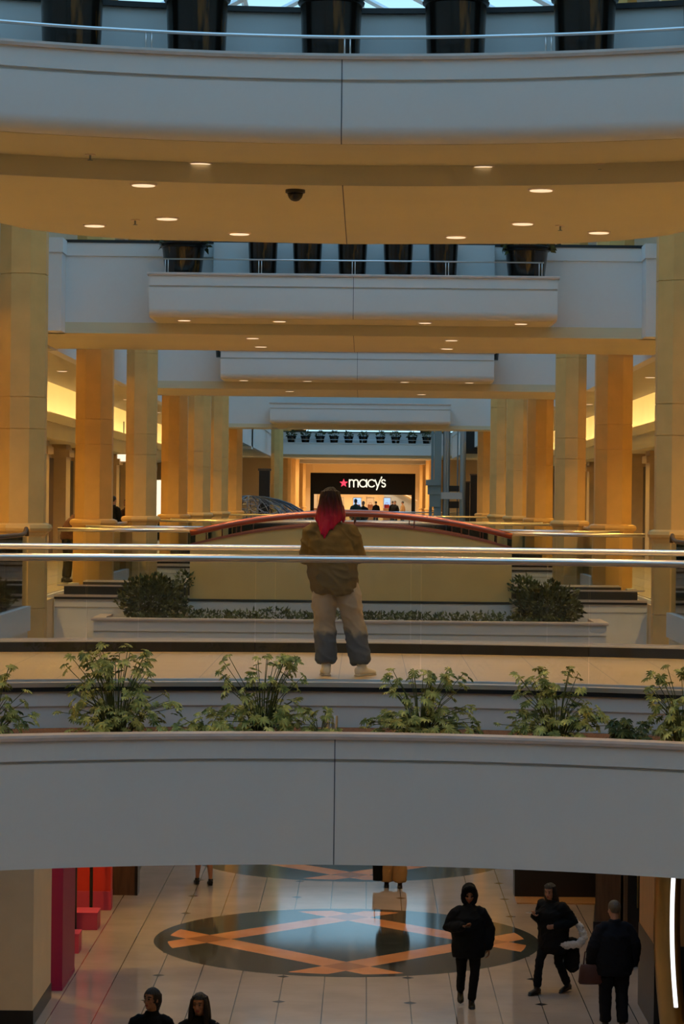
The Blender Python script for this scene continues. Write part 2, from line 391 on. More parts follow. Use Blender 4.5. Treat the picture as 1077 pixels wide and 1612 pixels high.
mb = MB(); mb.box(-9.5, 9.5, -40, 215, L1 - .3, L1); struct(mb, 'floor', M['floor'])
for sg, nm in ((-1, 'left'), (1, 'right')):
    mb = MB(); a, b = sorted((sg * 8.6, sg * 9.6)); mb.box(a, b, -40, 216, L1, 11.2)
    wl = struct(mb, 'wall_' + nm, M['beige'])
    # level two gallery: slab, kerb, fascia with a step line
    mb = MB(); a, b = sorted((sg * 4.97, sg * 8.6))
    mb.box(a, b, -40, 146, -1.2, -.02); x0, x1 = sorted((sg * 4.5, sg * 4.97)); mb.box(x0, x1, 26.4, 34.6, -1.2, -.02)
    sl = struct(mb, 'floor_%s_gallery' % nm, M['white'])
    mb = MB(); mb.box(a + (.05 if sg > 0 else 0), b - (0 if sg > 0 else .05), -40, 146, -.02, 0); mb.build('tiles', M['gtile'], sl)
    mb = MB(); e = sg * 4.95
    for z0, z1, off in ((-.28, .06, .04), (-1.3, -.28, .0)):
        x0, x1 = sorted((e - sg * (off + .47), e - sg * .30)); mb.box(x0, x1, 26.4, 34.6, z0, z1); x0, x1 = sorted((e - sg * off, e + sg * .12)); mb.box(x0, x1, 44.2, 57.2, z0, z1); mb.box(x0, x1, 63.2, 87, z0, z1)
    mb.build('edge_fascia', M['white'], sl)
    mb = MB(); x0, x1 = sorted((sg * 5.3, sg * 8.6)); mb.box(x0, x1, -40, 146, -1.27, -1.2); mb.build('underside', M['soffit'], sl)
    # level three gallery slab with raised ceiling behind
    mb = MB(); x0, x1 = sorted((sg * 5.45, sg * 8.6)); mb.box(x0, x1, -40, 146, 5.0, L3)
    up = struct(mb, 'floor_%s_upper_gallery' % nm, M['white'])
    mb = MB(); x0, x1 = sorted((sg * 5.4, sg * 7.0)); mb.box(x0, x1, -40, 146, 4.22, 4.99); mb.build('ceiling_drop', M['soffit'], up)
    mb = MB(); x0, x1 = sorted((sg * 7.0, sg * 8.6)); mb.box(x0, x1, -40, 146, 4.93, 4.995); mb.build('raised_ceiling', M['soffit'], up)
    for y0, y1 in ((-12, 38.9), (44.2, 57.8), (63.2, 86), (91.6, 146)):
        mb = MB(); x0, x1 = sorted((sg * 5.3, sg * 5.5)); mb.box(x0, x1, y0, y1, 4.2, 5.45)
        x0, x1 = sorted((sg * 5.26, sg * 5.5)); mb.box(x0, x1, y0, y1, 5.45, 5.69); mb.build('edge_fascia', M['white'], up)
        mb = MB(); x0, x1 = sorted((sg * 5.27, sg * 5.42)); mb.box(x0, x1, y0, y1, 5.69, 5.73); mb.build('edge_cap', M['blackmetal'], up)
    # cove ledge and light strip above the level two shopfronts
    mb = MB(); x0, x1 = sorted((sg * 7.75, sg * 8.6)); mb.box(x0, x1, 8, 146, 3.1, 3.62)
    x0, x1 = sorted((sg * 7.68, sg * 7.78)); mb.box(x0, x1, 8, 146, 3.5, 3.74); mb.build('cove_ledge', M['soffit'], wl)
    mb = MB(); x0, x1 = sorted((sg * 7.85, sg * 8.05)); mb.box(x0, x1, 8, 146, 3.64, 3.67); mb.build('cove_strip', M['cove'], wl)
    mb = MB(); x0, x1 = sorted((sg * 8.55, sg * 8.61)); mb.box(x0, x1, 8, 146, 3.62, 4.93); mb.build('cove_wall', M['soffit'], wl)
    # pilasters and shop openings along the gallery wall
    mb = MB(); mo = MB(); ma = MB()
    for i in range(0, 29):
        y = 9 + 4.7 * i
        x0, x1 = sorted((sg * 8.2, sg * 8.62)); mb.box(x0, x1, y - .5, y + .5, 0, 3.1)
        x0, x1 = sorted((sg * 8.1, sg * 8.62)); mb.box(x0, x1, y - .58, y + .58, 2.75, 2.95)
        x0, x1 = sorted((sg * 8.5, sg * 8.63))
        (mo if i % 3 else ma).box(x0, x1, y + .9, y + 3.8, 0, 2.7)
    mb.build('pilaster', M['beige'], wl); mo.build('shop_opening', M['dark'], wl); ma.build('shop_panel', M['wood'], wl)
    # low-level shop wall openings
    mb = MB(); x0, x1 = sorted((sg * 8.5, sg * 8.64))
    for i in range(20): mb.box(x0, x1, 6 + i * 5, 9.6 + i * 5, L1, L1 + 3)
    mb.build('lower_opening', M['dark'], wl)
mb = MB(); mb.box(-9.6, 9.6, -40.6, -40, L1, 11.2); struct(mb, 'wall_back', M['beige'])
mb = MB(); mb.box(-8.6, 8.6, -16, 5.4, -.4, 0); struct(mb, 'floor_landing', M['gtile'])
mb = MB(); mb.box(-5.3, 5.3, -12, 4.6, 4.24, L3); ld = struct(mb, 'floor_upper_shade_slab', M['white'])  # unseen slab added above the camera to keep sky light off the lower fascia
mb = MB(); mb.box(-5.3, 5.3, -12, 4.6, 4.2, 4.24); mb.build('underside', M['soffit'], ld)
# roof: flat at the sides, glazed gable down the middle, open glazing over the far atrium
mb = MB()
for sg in (-1, 1):
    x0, x1 = sorted((sg * 4.9, sg * 9.6)); mb.box(x0, x1, -40.6, 148, 11.0, 11.3)
mb.box(-9.6, 9.6, 148, 216, 11.0, 11.3); struct(mb, 'ceiling', M['white'])
sky = bpy.data.objects.new('window_1', None); col.objects.link(sky); sky['kind'] = 'structure'
mb = MB(); fr = MB()
for i in range(63):
    y = -40 + 3.0 * i
    for sg in (-1, 1):
        fr.tube([(sg * 4.95, y, 11.05), (0, y, 13.6)], .07, 4)
for z, x in ((11.05, 4.95), (12.3, 2.5), (13.6, 0), (12.3, -2.5), (11.05, -4.95)): fr.tube([(x, -40, z), (x, 148, z)], .07, 4)
fr.build('glazing_bars', M['skyframe'], sky)
for sg in (-1, 1):
    mb.add([(sg * 4.95, -40, 11.1), (0, -40, 13.68), (0, 148, 13.68), (sg * 4.95, 148, 11.1)], [(0, 1, 2, 3)])
mb.build('panes', M['skyglass'], sky)

# ------------------------------------------------------------------ bridges
def planter_profile(F, top, bot, rounded):
    p = [(F(0), top - .04), (F(0), top - .20), (F(.035), top - .205), (F(.035), top - .222), (F(.014), top - .226)]
    if rounded:
        for i in range(7):
            a = i / 6 * pi / 2; p.append((F(.014 + .13 * (1 - cos(a))), bot + .13 - .13 * sin(a)))
    else: p.append((F(.014), bot))
    return p + [(F(1.38), bot), (F(1.38), bot + .1), (F(.16), bot + .1), (F(.16), top - .04)]
def coping(mb, F, top, xs):
    mb.sweep([(F(-.025), top - .045), (F(-.03), top - .02), (F(-.025), top), (F(.17), top), (F(.17), top - .045)], xs)

def lower_bridge(label, F, hx, px, wx, back, xs_n=1, joint=True, soil=True, front_kerb=False):
    """level-two bridge. F(s) gives y(X) at depth s behind the planter front; hx half width of deck, px of planter"""
    t = thing('footbridge', label, 'footbridge', (0, F(1.4)(0), 0)); off = Vector((0, -F(1.4)(0), 0))
    def fin(mb, name, m, smooth=False):
        o = mb.build(name, m, t, smooth); o.location = off; return o
    xp, xd = steps(-px, px, xs_n), steps(-hx, hx, xs_n)
    mb = MB().sweep(planter_profile(F, -.27, -1.305, False), xp)
    if px < hx:
        for sg in (-1, 1):
            x0, x1 = sorted((sg * px, sg * (px - .15))); mb.sweep([(F(.05), -.31), (F(.05), -1.3), (F(1.38), -1.3), (F(1.38), -.31)], [x0, x1])
    fin(mb, 'planter_box', M['white'])
    mb = MB(); coping(mb, F, -.27, steps(-px - .03, px + .03, xs_n) if px < hx else xp)
    if px < hx:
        for sg in (-1, 1):
            x0, x1 = sorted((sg * (px + .03), sg * (px - .17))); mb.sweep([(F(.1), -.315), (F(.1), -.27), (F(1.38), -.27), (F(1.38), -.315)], [x0, x1])
    fin(mb, 'coping', M['coping'])
    if soil: fin(MB().sweep([(F(.165), -.42), (F(.165), -.36), (F(1.38), -.345), (F(1.38), -.42)], [max(x, -px + .2) if x < 0 else min(x, px - .2) for x in xp] if px < hx else xp), 'soil', M['soil'])
    B = lambda s: (lambda X: back(X) + s)
    fin(MB().sweep([(F(1.40), -.04), (F(1.40), -.165), (F(1.42), -.18), (F(1.42), -1.25), (B(0), -1.25), (B(0), -.04)], xd), 'deck', M['white'])
    fin(MB().sweep([(F(1.39), -.04), (F(1.39), 0), (B(-.02), 0), (B(-.02), -.04)], xd), 'floor_tiles', M['tile'])
    fin(MB().sweep([(F(1.37), -.042), (F(1.37), -.006), (F(1.40), -.006), (F(1.40), -.042)], xd), 'edge_strip', M['blackmetal'])
    fin(MB().sweep([(F(1.36), -.006), (F(1.36), .032), (F(1.42), .032), (F(1.42), -.006)], xd), 'edge_trim', M['steel'])
    fin(MB().sweep([(B(-.16), 0), (B(-.16), .10), (B(.02), .10), (B(.02), -.05)], xd), 'rear_kerb', M['black'])
    fin(MB().sweep([(B(-.165), .10), (B(-.165), .116), (B(.025), .116), (B(.025), .10)], xd), 'kerb_cap', M['steel'])
    if front_kerb:
        for sg in (-1, 1):
            x0, x1 = sorted((sg * 2.58, sg * 4.6)); o = fin(MB().sweep([(F(1.43), 0), (F(1.43), .16), (F(1.62), .16), (F(1.62), 0)], [x0, x1]), 'front_kerb', M['black'])
    if joint:
        fin(MB().sweep([(F(-.002), -.275), (F(-.002), -.47), (F(.0115), -.497), (F(.0115), -1.304), (F(.06), -1.304), (F(.06), -.275)], [-.004, .004]), 'joint', M['joint'])
    return t

def upper_bridge(label, F, hx, px, wx, back, xs_n=1, joint=True, centre_panel=None, planter_s=1.4, bot=4.395):
    t = thing('footbridge', label, 'footbridge', (0, F(1.4)(0), L3)); off = Vector((0, -F(1.4)(0), -L3))
    def fin(mb, name, m, smooth=False):
        o = mb.build(name, m, t, smooth); o.location = off; return o
    xp, xd = steps(-px, px, xs_n), steps(-hx, hx, xs_n)
    B = lambda s: (lambda X: back(X) + s)
    mb = MB().sweep(planter_profile(F, 5.08, bot, True), xp)
    if px < hx:
        for sg in (-1, 1):
            x0, x1 = sorted((sg * px, sg * (px - .12))); mb.sweep([(F(.08), 5.04), (F(.08), bot + .1), (F(.16), bot + .02), (F(1.38), bot + .02), (F(1.38), 5.04)], [x0, x1])
    fin(mb, 'planter_box', M['white'], 'auto')
    mb = MB(); coping(mb, F, 5.08, steps(-px - .03, px + .03, xs_n) if px < hx else xp); fin(mb, 'coping', M['coping'])
    xi = [max(x, -px + .15) if x < 0 else min(x, px - .15) for x in xp] if px < hx else xp
    fin(MB().sweep([(F(.165), 4.97), (F(.165), 5.0), (F(1.38), 5.0), (F(1.38), 4.97)], xi), 'soil', M['soil'])
    mb = MB().sweep([(F(1.40), 5.67), (F(1.40), 4.24), (F(1.6), 4.24), (F(1.6), 5.67)], steps(-wx, wx, xs_n))
    mb.sweep([(B(-.2), 5.67), (B(-.2), 4.24), (B(0), 4.24), (B(0), 5.67)], xd)
    for sg in (-1, 1):
        if hx > wx:
            x0, x1 = sorted((sg * wx, sg * hx)); mb.sweep([(F(.85), 5.46), (F(.85), 4.22), (F(1.6), 4.22), (F(1.6), 5.46)], [x0, x1]); mb.sweep([(F(.82), 5.69), (F(.82), 5.46), (F(1.6), 5.46), (F(1.6), 5.69)], [sg * (wx - .02), sg * hx])
    fin(mb, 'parapet', M['white'])
    if hx > wx:                       # moulding line of the recessed wall
        fin(MB().sweep([(F(1.375), 5.67), (F(1.375), 5.46), (F(1.40), 5.45), (F(1.40), 5.67)], [-wx, wx]), 'wall_band', M['white'])
    if centre_panel:
        fin(MB().sweep([(F(1.15), 5.67), (F(1.15), 4.9), (F(1.4), 4.9), (F(1.4), 5.67)], [-centre_panel, centre_panel]), 'centre_panel', M['white'])
    mb = MB().sweep([(F(1.36), 5.67), (F(1.36), 5.715), (F(1.6), 5.715), (F(1.6), 5.67)], xd); fin(mb, 'parapet_cap', M['blackmetal'])
    fin(MB().sweep([(F(1.5), 5.3), (F(1.5), L3), (B(-.1), L3), (B(-.1), 5.3)], xd), 'deck', M['tile'])
    fin(MB().sweep([(F(1.385), bot + .0), (F(1.385), 4.22), (B(.005), 4.22), (B(.005), 4.28), (F(1.5), 4.28), (F(1.5), bot)], xd), 'soffit', M['soffit'])
    fin(MB().sweep([(F(.17), bot - .004), (F(.17), bot + .004), (F(1.385), bot + .004), (F(1.385), bot - .004)], [x * (.985 if px < hx else 1) for x in xp]), 'planter_soffit', M['soffit'])
    if joint:
        prof = [(f, z) for f, z in planter_profile(lambda s: F(s - .0025), 5.08, bot - .0025, True)]
        fin(MB().sweep(prof, [-.004, .004]), 'joint', M['joint'])
        fin(MB().sweep([(F(1.38), 4.216), (B(0), 4.216), (B(0), 4.222), (F(1.38), 4.222)], [-.004, .004]), 'soffit_joint', M['joint'])
    return t

Fn = lambda s: arc(7.0 + s)
lower_bridge('near lower footbridge with curved white planter of leafy plants, under the person with red hair', Fn, 4.95, 4.95, 4.95, arc(13.2), 32)
def back_up(X):
    X = abs(X); tb = [(0, 25.6), (2.2, 25.35), (2.75, 25.0), (3.15, 24.5), (3.45, 23.7), (3.7, 23.45), (9, 23.4)]
    for (a, ya), (b, yb) in zip(tb, tb[1:]):
        if X <= b: return ya + (yb - ya) * (X - a) / (b - a)
    return 23.4
upper_bridge('nearest upper footbridge, wide curved white band across the top with black pots on it', Fn, 5.3, 5.3, 5.3, back_up, 64)
Y2, Y3, Y4 = 38.3, 57.4, 87.9
F2, F3, F4 = (lambda s: flat(Y2 + s)), (lambda s: flat(Y3 + s)), (lambda s: flat(Y4 + s))
lower_bridge('second lower footbridge, with a long planter of bushes below the tan arched parapet', F2, 4.75, 3.97, 4.75, flat(43.9), 1, False, True, True)
upper_bridge('second upper footbridge, straight white planter front with dark pots, in the middle of the photo', F2, 5.3, 3.16, 4.62, flat(43.9), 1, True, 2.24)
lower_bridge('third lower footbridge, glimpsed beside the ends of the tan parapet', F3, 4.75, 3.97, 4.75, flat(62.9), 1, False)
upper_bridge('third upper footbridge, smaller white planter front hung below the second one', F3, 5.3, 3.17, 4.75, flat(62.9), 1, True)
lower_bridge('farthest lower footbridge before the atrium', F4, 4.75, 3.97, 4.75, flat(91.4), 1, False)
upper_bridge('farthest upper footbridge, plain pale panel just above the pots of the atrium', F4, 5.3, 3.2, 4.75, flat(91.4), 1, False, None, 1.4, 4.36)
# ends of the level-two side walls beside the columns
for sg in (-1, 1):
    nm = 'left' if sg < 0 else 'right'
    t = thing('stone_pier', 'tan stone pier below the nearest %s column, at the end of the white bridge wall' % nm, 'pier', (sg * 5.05, 39.3, L1))
    MB().box(-.28, .28, -.4, .5, 0, 5.42).build('pier_block', M['beige'], t); MB().box(-.29, .29, -.41, .5, 0, .3).build('plinth', M['black'], t)
    t = thing('stone_pier', ('cream square pier with black base on the lower floor at the left edge' if sg < 0 else 'brown square pier with black base beside the gold lamp on the lower floor'), 'pier', (sg * 4.55, 33.85, L1))
    MB().box(-.42, .42, -.95, .95, .2, 4.14).build('pier_block', M['cream'] if sg < 0 else M['woodlight'], t)
    MB().box(-.43, .43, -.96, .96, 0, .21 if sg < 0 else 1.15).build('plinth', M['black'], t)

# ------------------------------------------------------------------ columns
def column(y, sg, z0, label, group=None, first=[None]):
    if first[0] is None:
        t = thing('column', label, 'column', (sg * 4.69, y, z0), 0, group)
        k = 1 / cos(pi / 8)
        r = .33 * k; pr = [(r, 0)]
        for z in (2.55, 3.0, 4.75, 6.5, 8.2): pr += [(r, z - .006), (r - .012, z - .004), (r - .012, z + .004), (r, z + .006)]
        pr.append((r, 11.1)); MB().lathe([(a, b + 1.2) if i == 0 else (a, b) for i, (a, b) in enumerate(pr)], (0, 0, 0), 8, 0, pi / 8).build('shaft', M['column'], t)
        rr = .355 * k; pl = [(rr, -1.3), (rr, -.006), (rr - .012, -.004), (rr - .012, .004), (rr, .006), (rr, 1.06)]
        MB().lathe(pl, (0, 0, 0), 8, 0, pi / 8).build('pedestal', M['column'], t)
        cap = [(.37 * k, 1.04), (.375 * k, 1.08), (.405 * k, 1.10), (.42 * k, 1.14), (.405 * k, 1.185), (.37 * k, 1.20), (.335 * k, 1.21)]
        MB().lathe(cap, (0, 0, 0), 8, 0, pi / 8).build('cap_moulding', M['column'], t)
        first[0] = t
    else:
        t = copy_tree(first[0]); t.location = (sg * 4.69, y, z0)
        t['label'] = label
    return t
ORD = ['first', 'second', 'third', 'fourth', 'fifth', 'sixth', 'seventh']
for i in range(7):
    for sg in (-1, 1):
        side = 'left' if sg < 0 else 'right'
        lb = {0: 'tall golden stone column nearest the camera at the %s edge of the photo' % side,
              6: 'golden stone column farthest back in the %s row, beside the atrium opening' % side}.get(i, 'golden stone column, %s from the front in the %s row' % (ORD[i], side))
        column(35.4 + 9.4 * i, sg, 0, lb)
column(137, -1, 0, 'slim pale column standing in the far atrium left of the shop sign')
for i in range(5):
    for sg in (-1, 1):
        column(152 + 9.4 * i, sg, 0, 'cream column in the far corridor, %s on the %s towards the black sign' % (ORD[i], 'left' if sg < 0 else 'right'))

# ------------------------------------------------------------------ balustrades and rails
def balustrade(label, F, x0, x1, n, npan, zb=.035, rail_r=.032, top=1.07, group=None):
    xm = (x0 + x1) / 2; t = thing('glass_balustrade', label, 'balustrade', (xm, F(xm), zb), 0, group); off = Vector((-xm, -F(xm), -zb))
    xs = steps(x0, x1, n)
    o = MB().tube([(x, F(x), top) for x in xs], rail_r, 14).build('handrail', M['steel'], t, True); o.location = off
    o = MB().sweep([(lambda X: F(X) - .03, zb), (lambda X: F(X) - .03, zb + .02), (lambda X: F(X) + .03, zb + .02), (lambda X: F(X) + .03, zb)], xs).build('base_shoe', M['steel'], t); o.location = off
    for i in range(npan):
        a, b = x0 + (x1 - x0) * i / npan + .006, x0 + (x1 - x0) * (i + 1) / npan - .006
        o = MB().sweep([(lambda X: F(X) - .007, zb + .02), (lambda X: F(X) - .007, top - .02), (lambda X: F(X) + .007, top - .02), (lambda X: F(X) + .007, zb + .02)], steps(a, b, max(1, n // npan))).build('glass_panel', M['glass'], t); o.location = off
    return t
balustrade('clear glass balustrade with thick steel handrail in front of the standing person', arc(8.46), -4.9, 4.9, 32, 7)
balustrade('clear glass balustrade with steel handrail just behind the standing person', arc(13.12), -4.9, 4.9, 32, 7, .116)
for sg in (-1, 1):
    side = 'left' if sg < 0 else 'right'
    a, b = sorted((sg * 2.5, sg * 4.72))
    balustrade('glass balustrade at the %s end of the arched parapet, front of the second bridge' % side, flat(39.82), a, b, 2, 2, .165)
    balustrade('glass balustrade on the back edge of the second bridge, %s side' % side, flat(43.8), a, b, 2, 2, .116)
    # gallery edge balustrades run along the hall
    for y0, y1, nm in ((26.5, 34.55, 'near'), (44.6, 57.0, 'middle'), (63.4, 87.0, 'far')):
        t = thing('glass_balustrade', 'glass balustrade along the %s gallery edge, %s stretch' % (side, nm), 'balustrade', (sg * (4.50 if nm == 'near' else 4.98), (y0 + y1) / 2, .06))
        hl = (y1 - y0) / 2
        pts = [(0, -hl, 1.0), (0, hl - .5, 1.0), (0, hl - .2, 1.02), (0, hl - .05, 1.08), (0, hl, 1.06), (0, hl + .02, .98)]
        MB().tube(pts, .03, 10).build('handrail', M['wood'] if nm == 'near' else M['steel'], t, True)
        k = max(3, int((y1 - y0) / 2))
        for i in range(k):
            MB().box(-.007, .007, -hl + 2 * hl * i / k + .006, -hl + 2 * hl * (i + 1) / k - .006, 0, .97).build('glass_panel', M['glass'], t)
balustrade('glass balustrade with pale rail on the third bridge', flat(58.9), -4.72, 4.72, 2, 6)
balustrade('glass balustrade on the back edge of the third bridge', flat(62.8), -4.72, 4.72, 2, 6, .116)
balustrade('glass balustrade with thin rail on the farthest bridge before the atrium', flat(89.4), -4.72, 4.72, 2, 6)
balustrade('glass balustrade with white rail in front of the far shop', flat(131.0), -2.0, 5.5, 2, 5)

def planter_rail(label, F, z, xs, posts, r=.014):
    t = thing('planter_rail', label, 'rail', (0, F(0), 5.08)); off = Vector((0, -F(0), -5.08))
    o = MB().tube([(x, F(x), z) for x in xs], r, 8).build('rail', M['steel'], t, True); o.location = off
    for p in posts:
        for dx in (-.022, .022):
            o = MB().tube([(p + dx, F(p + dx), 5.07), (p + dx, F(p + dx), z)], .008, 6).build('post', M['steel'], t, True); o.location = off
planter_rail('thin steel rail on the coping in front of the nearest row of black pots', arc(7.12), 5.235, steps(-5, 5, 40), (-3.1, -1.52, .04, 1.62, 3.2))
planter_rail('thin steel rail on the coping of the second upper bridge', flat(Y2 + .12), 5.30, [-2.95, 2.95], (-2.9, -1.45, 0, 1.45, 2.9), .012)
planter_rail('thin steel rail in front of the small pots in the far atrium', flat(147.1), 5.28, [-5.2, 5.2], (-4, -2, 0, 2, 4), .014)

# ------------------------------------------------------------------ arched parapet on the second bridge
def arch(y, label):
    t = thing('arched_parapet', label, 'parapet', (0, y, 0)); half, sag = 2.55, .335; rr = (half * half + sag * sag) / (2 * sag)
    z = lambda x, b: b + sqrt(rr * rr - x * x) - (rr - sag)
    xs = steps(-half, half, 40)
    MB().prism_y([(-half, .0), (half, .0)] + [(x, z(x, .845)) for x in reversed(xs)], -.08, .08).build('tan_panel', M['panel'], t)
    MB().box(-half - .02, half + .02, -.1, .1, -.04, .0).build('base_line', M['blackmetal'], t)
    MB().box(-half - .02, half + .02, -.09, .3, -.40, -.04).build('white_base', M['white'], t)
    MB().prism_y([(x, z(x, .84)) for x in xs] + [(x, z(x, .875)) for x in reversed(xs)], -.10, .10).build('top_trim', M['coppertrim'], t)
    MB().prism_y([(x, z(x, .875)) for x in xs] + [(x, z(x, 1.02)) for x in reversed(xs)], -.008, .008).build('glass_strip', M['glass'], t)
    MB().tube([(x, -.03, z(x, 1.04)) for x in xs], .05, 12).build('handrail', M['copper'], t, True)
    for x in (-2.3, -2.05, -1.75, -.35, .05, 1.0, 1.75, 2.05, 2.3):
        MB().tube([(x, .02, z(x, .86)), (x, .02, z(x, 1.03))], .012, 6).build('baluster', M['coppertrim'], t, True)
    return t
arch(39.32, 'tan arched parapet with red copper handrail behind the standing person')
arch(43.7, 'second arched parapet with copper handrail just behind the first')

# ------------------------------------------------------------------ lamps, camera dome, sprinklers
proto = {}
def downlight(p, label, group, power, r=.10, cone=125, color=None):
    if (power, r) not in proto:
        t = thing('downlight', label, 'ceiling light', p, 0, group)
        MB().loft([((0, 0, 0), (r * 1.18, 0, 0), (0, r * 1.18, 0)), ((0, 0, -.012), (r * 1.1, 0, 0), (0, r * 1.1, 0))], 0, 20).build('trim_ring', M['trim'], t)
        MB().loft([((0, 0, -.008), (r, 0, 0), (0, r, 0)), ((0, 0, -.016), (r * .96, 0, 0), (0, r * .96, 0))], 0, 20).build('lens', M['lens'], t)
        if power: lamp_spot(t, power, cone, color=color or WARM)
        proto[(power, r)] = t
    else:
        t = copy_tree(proto[(power, r)]); t.location = p; t['label'] = label; t['group'] = group
    return t
P1, PB = 4.391, 4.22
near_d = [((315, 257), P1, 'far left'), ((762, 262), P1, 'far right')]
for (px, py), z, lb in [((315, 257), P1 + .001, 'front left lamp under the curved planter edge'), ((762, 262), P1 + .001, 'front right lamp under the curved planter edge'),
        ((226, 290), PB, 'second row lamp on the left'), ((852, 298), PB, 'second row lamp on the right'),
        ((263, 343), PB, 'third row left lamp'), ((823, 351), PB, 'third row right lamp'),
        ((149, 354), PB, 'outermost left lamp close to the column'), ((943, 365), PB, 'outermost right lamp'),
        ((377, 367), PB, 'rear lamp left of centre near the back edge'), ((718, 372), PB, 'rear lamp right of centre near the back edge')]:
    downlight(on_plane(px, py, z), 'round downlight in the nearest tan soffit, ' + lb, 'downlights of the nearest soffit', BRIDGE_W + (.5 if z > PB + .05 else 0), .10, 84 if z > PB + .05 else 125)
for (px, d), z, lb in [((290, 38.9), P1, 'far left of its front row'), ((440, 38.9), P1, 'centre left of its front row'), ((669, 38.9), P1, 'centre right of its front row'), ((820, 38.9), P1, 'far right of its front row'),
        ((398, 40.4), PB, 'middle row left'), ((711, 40.4), PB, 'middle row right'), ((411, 42.6), PB, 'back row left'), ((704, 42.6), PB, 'back row right')]:
    p = at(px, 530, d); downlight((p.x, d, z), 'small downlight under the second upper bridge, ' + lb, 'downlights of the second soffit', BRIDGE_W)
for (px, d), z, lb in [((384, 58.0), P1, 'far left'), ((484, 58.0), P1, 'centre left'), ((637, 58.0), P1, 'centre right'), ((739, 58.0), P1, 'far right'),
        ((456, 59.6), PB, 'middle row left'), ((664, 60.6), PB, 'back row right')]:
    p = at(px, 605, d); downlight((p.x, d, z), 'tiny downlight under the third upper bridge, ' + lb, 'downlights of the third soffit', BRIDGE_W)
for x in (-2, 2): downlight((x, 90.8, PB), 'tiny downlight under the farthest upper bridge, %s' % ('left' if x < 0 else 'right'), 'downlights of the farthest soffit', BRIDGE_W)
for sg in (-1, 1):
    for i in range(21):  # nearest lamps of the row are unseen, added to warm the lower fascia
        downlight((sg * 6.1, 9.1 + 4.7 * i, 4.22), 'warm downlight in the %s gallery ceiling, nearest of the row added unseen' % ('left' if sg < 0 else 'right'), 'downlights of the %s gallery, nearest ones added unseen' % ('left' if sg < 0 else 'right'), GALLERY_W, .10, 125, GOLD)
    for i in range(14):  # foremost lamps added out of view so their bounce warms the lower fascia
        downlight((sg * 6.3, 5.9 + 4.7 * i, -1.27), 'warm downlight above the lower floor, %s side, foremost of the row added out of view' % ('left' if sg < 0 else 'right'), 'downlights above the %s lower floor, foremost ones added out of view' % ('left' if sg < 0 else 'right'), LOWER_W, .10)
for y in (36.5, 40.5):
    downlight((-5.55, y, -1.27), 'bright downlight above the pink and red displays, %s' % ('nearer' if y < 38 else 'farther'), 'downlights above the displays', 170.0, .10, 140, GOLD)
for y in (23.5, 40.4, 42.8, 59.5, 62):
    for x in (-2.9, 0, 2.9):
        downlight((x, y, -1.25), 'warm downlight under a lower footbridge', 'downlights under the lower footbridges', LOWER_W, .10)
for y in (155, 168, 186, 198):
    for x in (-2.5, 2.5):
        downlight((x, y, 5.05), 'downlight in the far corridor ceiling', 'far corridor downlights', 800.0, .12, 172, SOFTWARM)

for x in (-3, 0, 3): downlight((x, 209.5, 5.05), 'bright downlight inside the far shop', 'shop downlights', 901.0, .12, 130, SOFTWARM)
p = on_plane(465, 299, PB); t = thing('security_camera', 'black dome security camera on the nearest tan soffit', 'camera', p)
MB().lathe([(.075, -.03), (.085, -.025), (.085, 0)], n=20).build('mount', M['blackmetal'], t, 'auto')
MB().lathe([(.012, -.098), (.035, -.090), (.055, -.07), (.066, -.045), (.068, -.03)], n=20).build('dome', M['rim'], t, True)
for px, py, z, lb in ((142, 243, P1, 'left front'), (945, 258, P1, 'right front'), (213, 346, PB, 'left rear'), (882, 355, PB, 'right rear')):
    t = thing('sprinkler', 'tiny fire sprinkler under the nearest tan soffit, %s' % lb, 'sprinkler', on_plane(px, py, z))
    MB().lathe([(.045, -.008), (.045, 0)], n=16).build('escutcheon', M['trim'], t); MB().lathe([(.022, -.05), (.022, -.046), (.008, -.045), (.008, 0)], n=12).build('head', M['teal'], t)

# ------------------------------------------------------------------ pots
def leaf_quad(mb, c, d, n, l, w_, k=0):
    d = d.normalized(); sd = d.cross(n); sd = sd.normalized() if sd.length > 1e-6 else Vector((1, 0, 0)); n2 = sd.cross(d)
    m = c + d * l * .45
    mb.add([c, m + sd * w_ - n2 * w_ * .25, c + d * l - n2 * l * .15, m - sd * w_ - n2 * w_ * .25, m], [(0, 1, 4), (1, 2, 4), (2, 3, 4), (3, 0, 4)], k)
def rdir():
    while True:
        v = Vector((random.uniform(-1, 1), random.uniform(-1, 1), random.uniform(-1, 1)))
        if .05 < v.length < 1: return v.normalized()
def bush(mb, c, r, n, l=.09, up=.3, hollow=.45):
    for _ in range(n):
        d = rdir(); q = hollow + (1 - hollow) * random.random() ** .6
        lump = 1 + .28 * noise.noise(Vector(c) * 3 + d * 2.3)
        p = Vector(c) + Vector((d.x * r[0], d.y * r[1], d.z * r[2])) * q * lump
        a = (d + Vector((0, 0, up)) + rdir() * .8); leaf_quad(mb, p, a, rdir(), l * random.uniform(.6, 1.25), l * random.uniform(.2, .34))

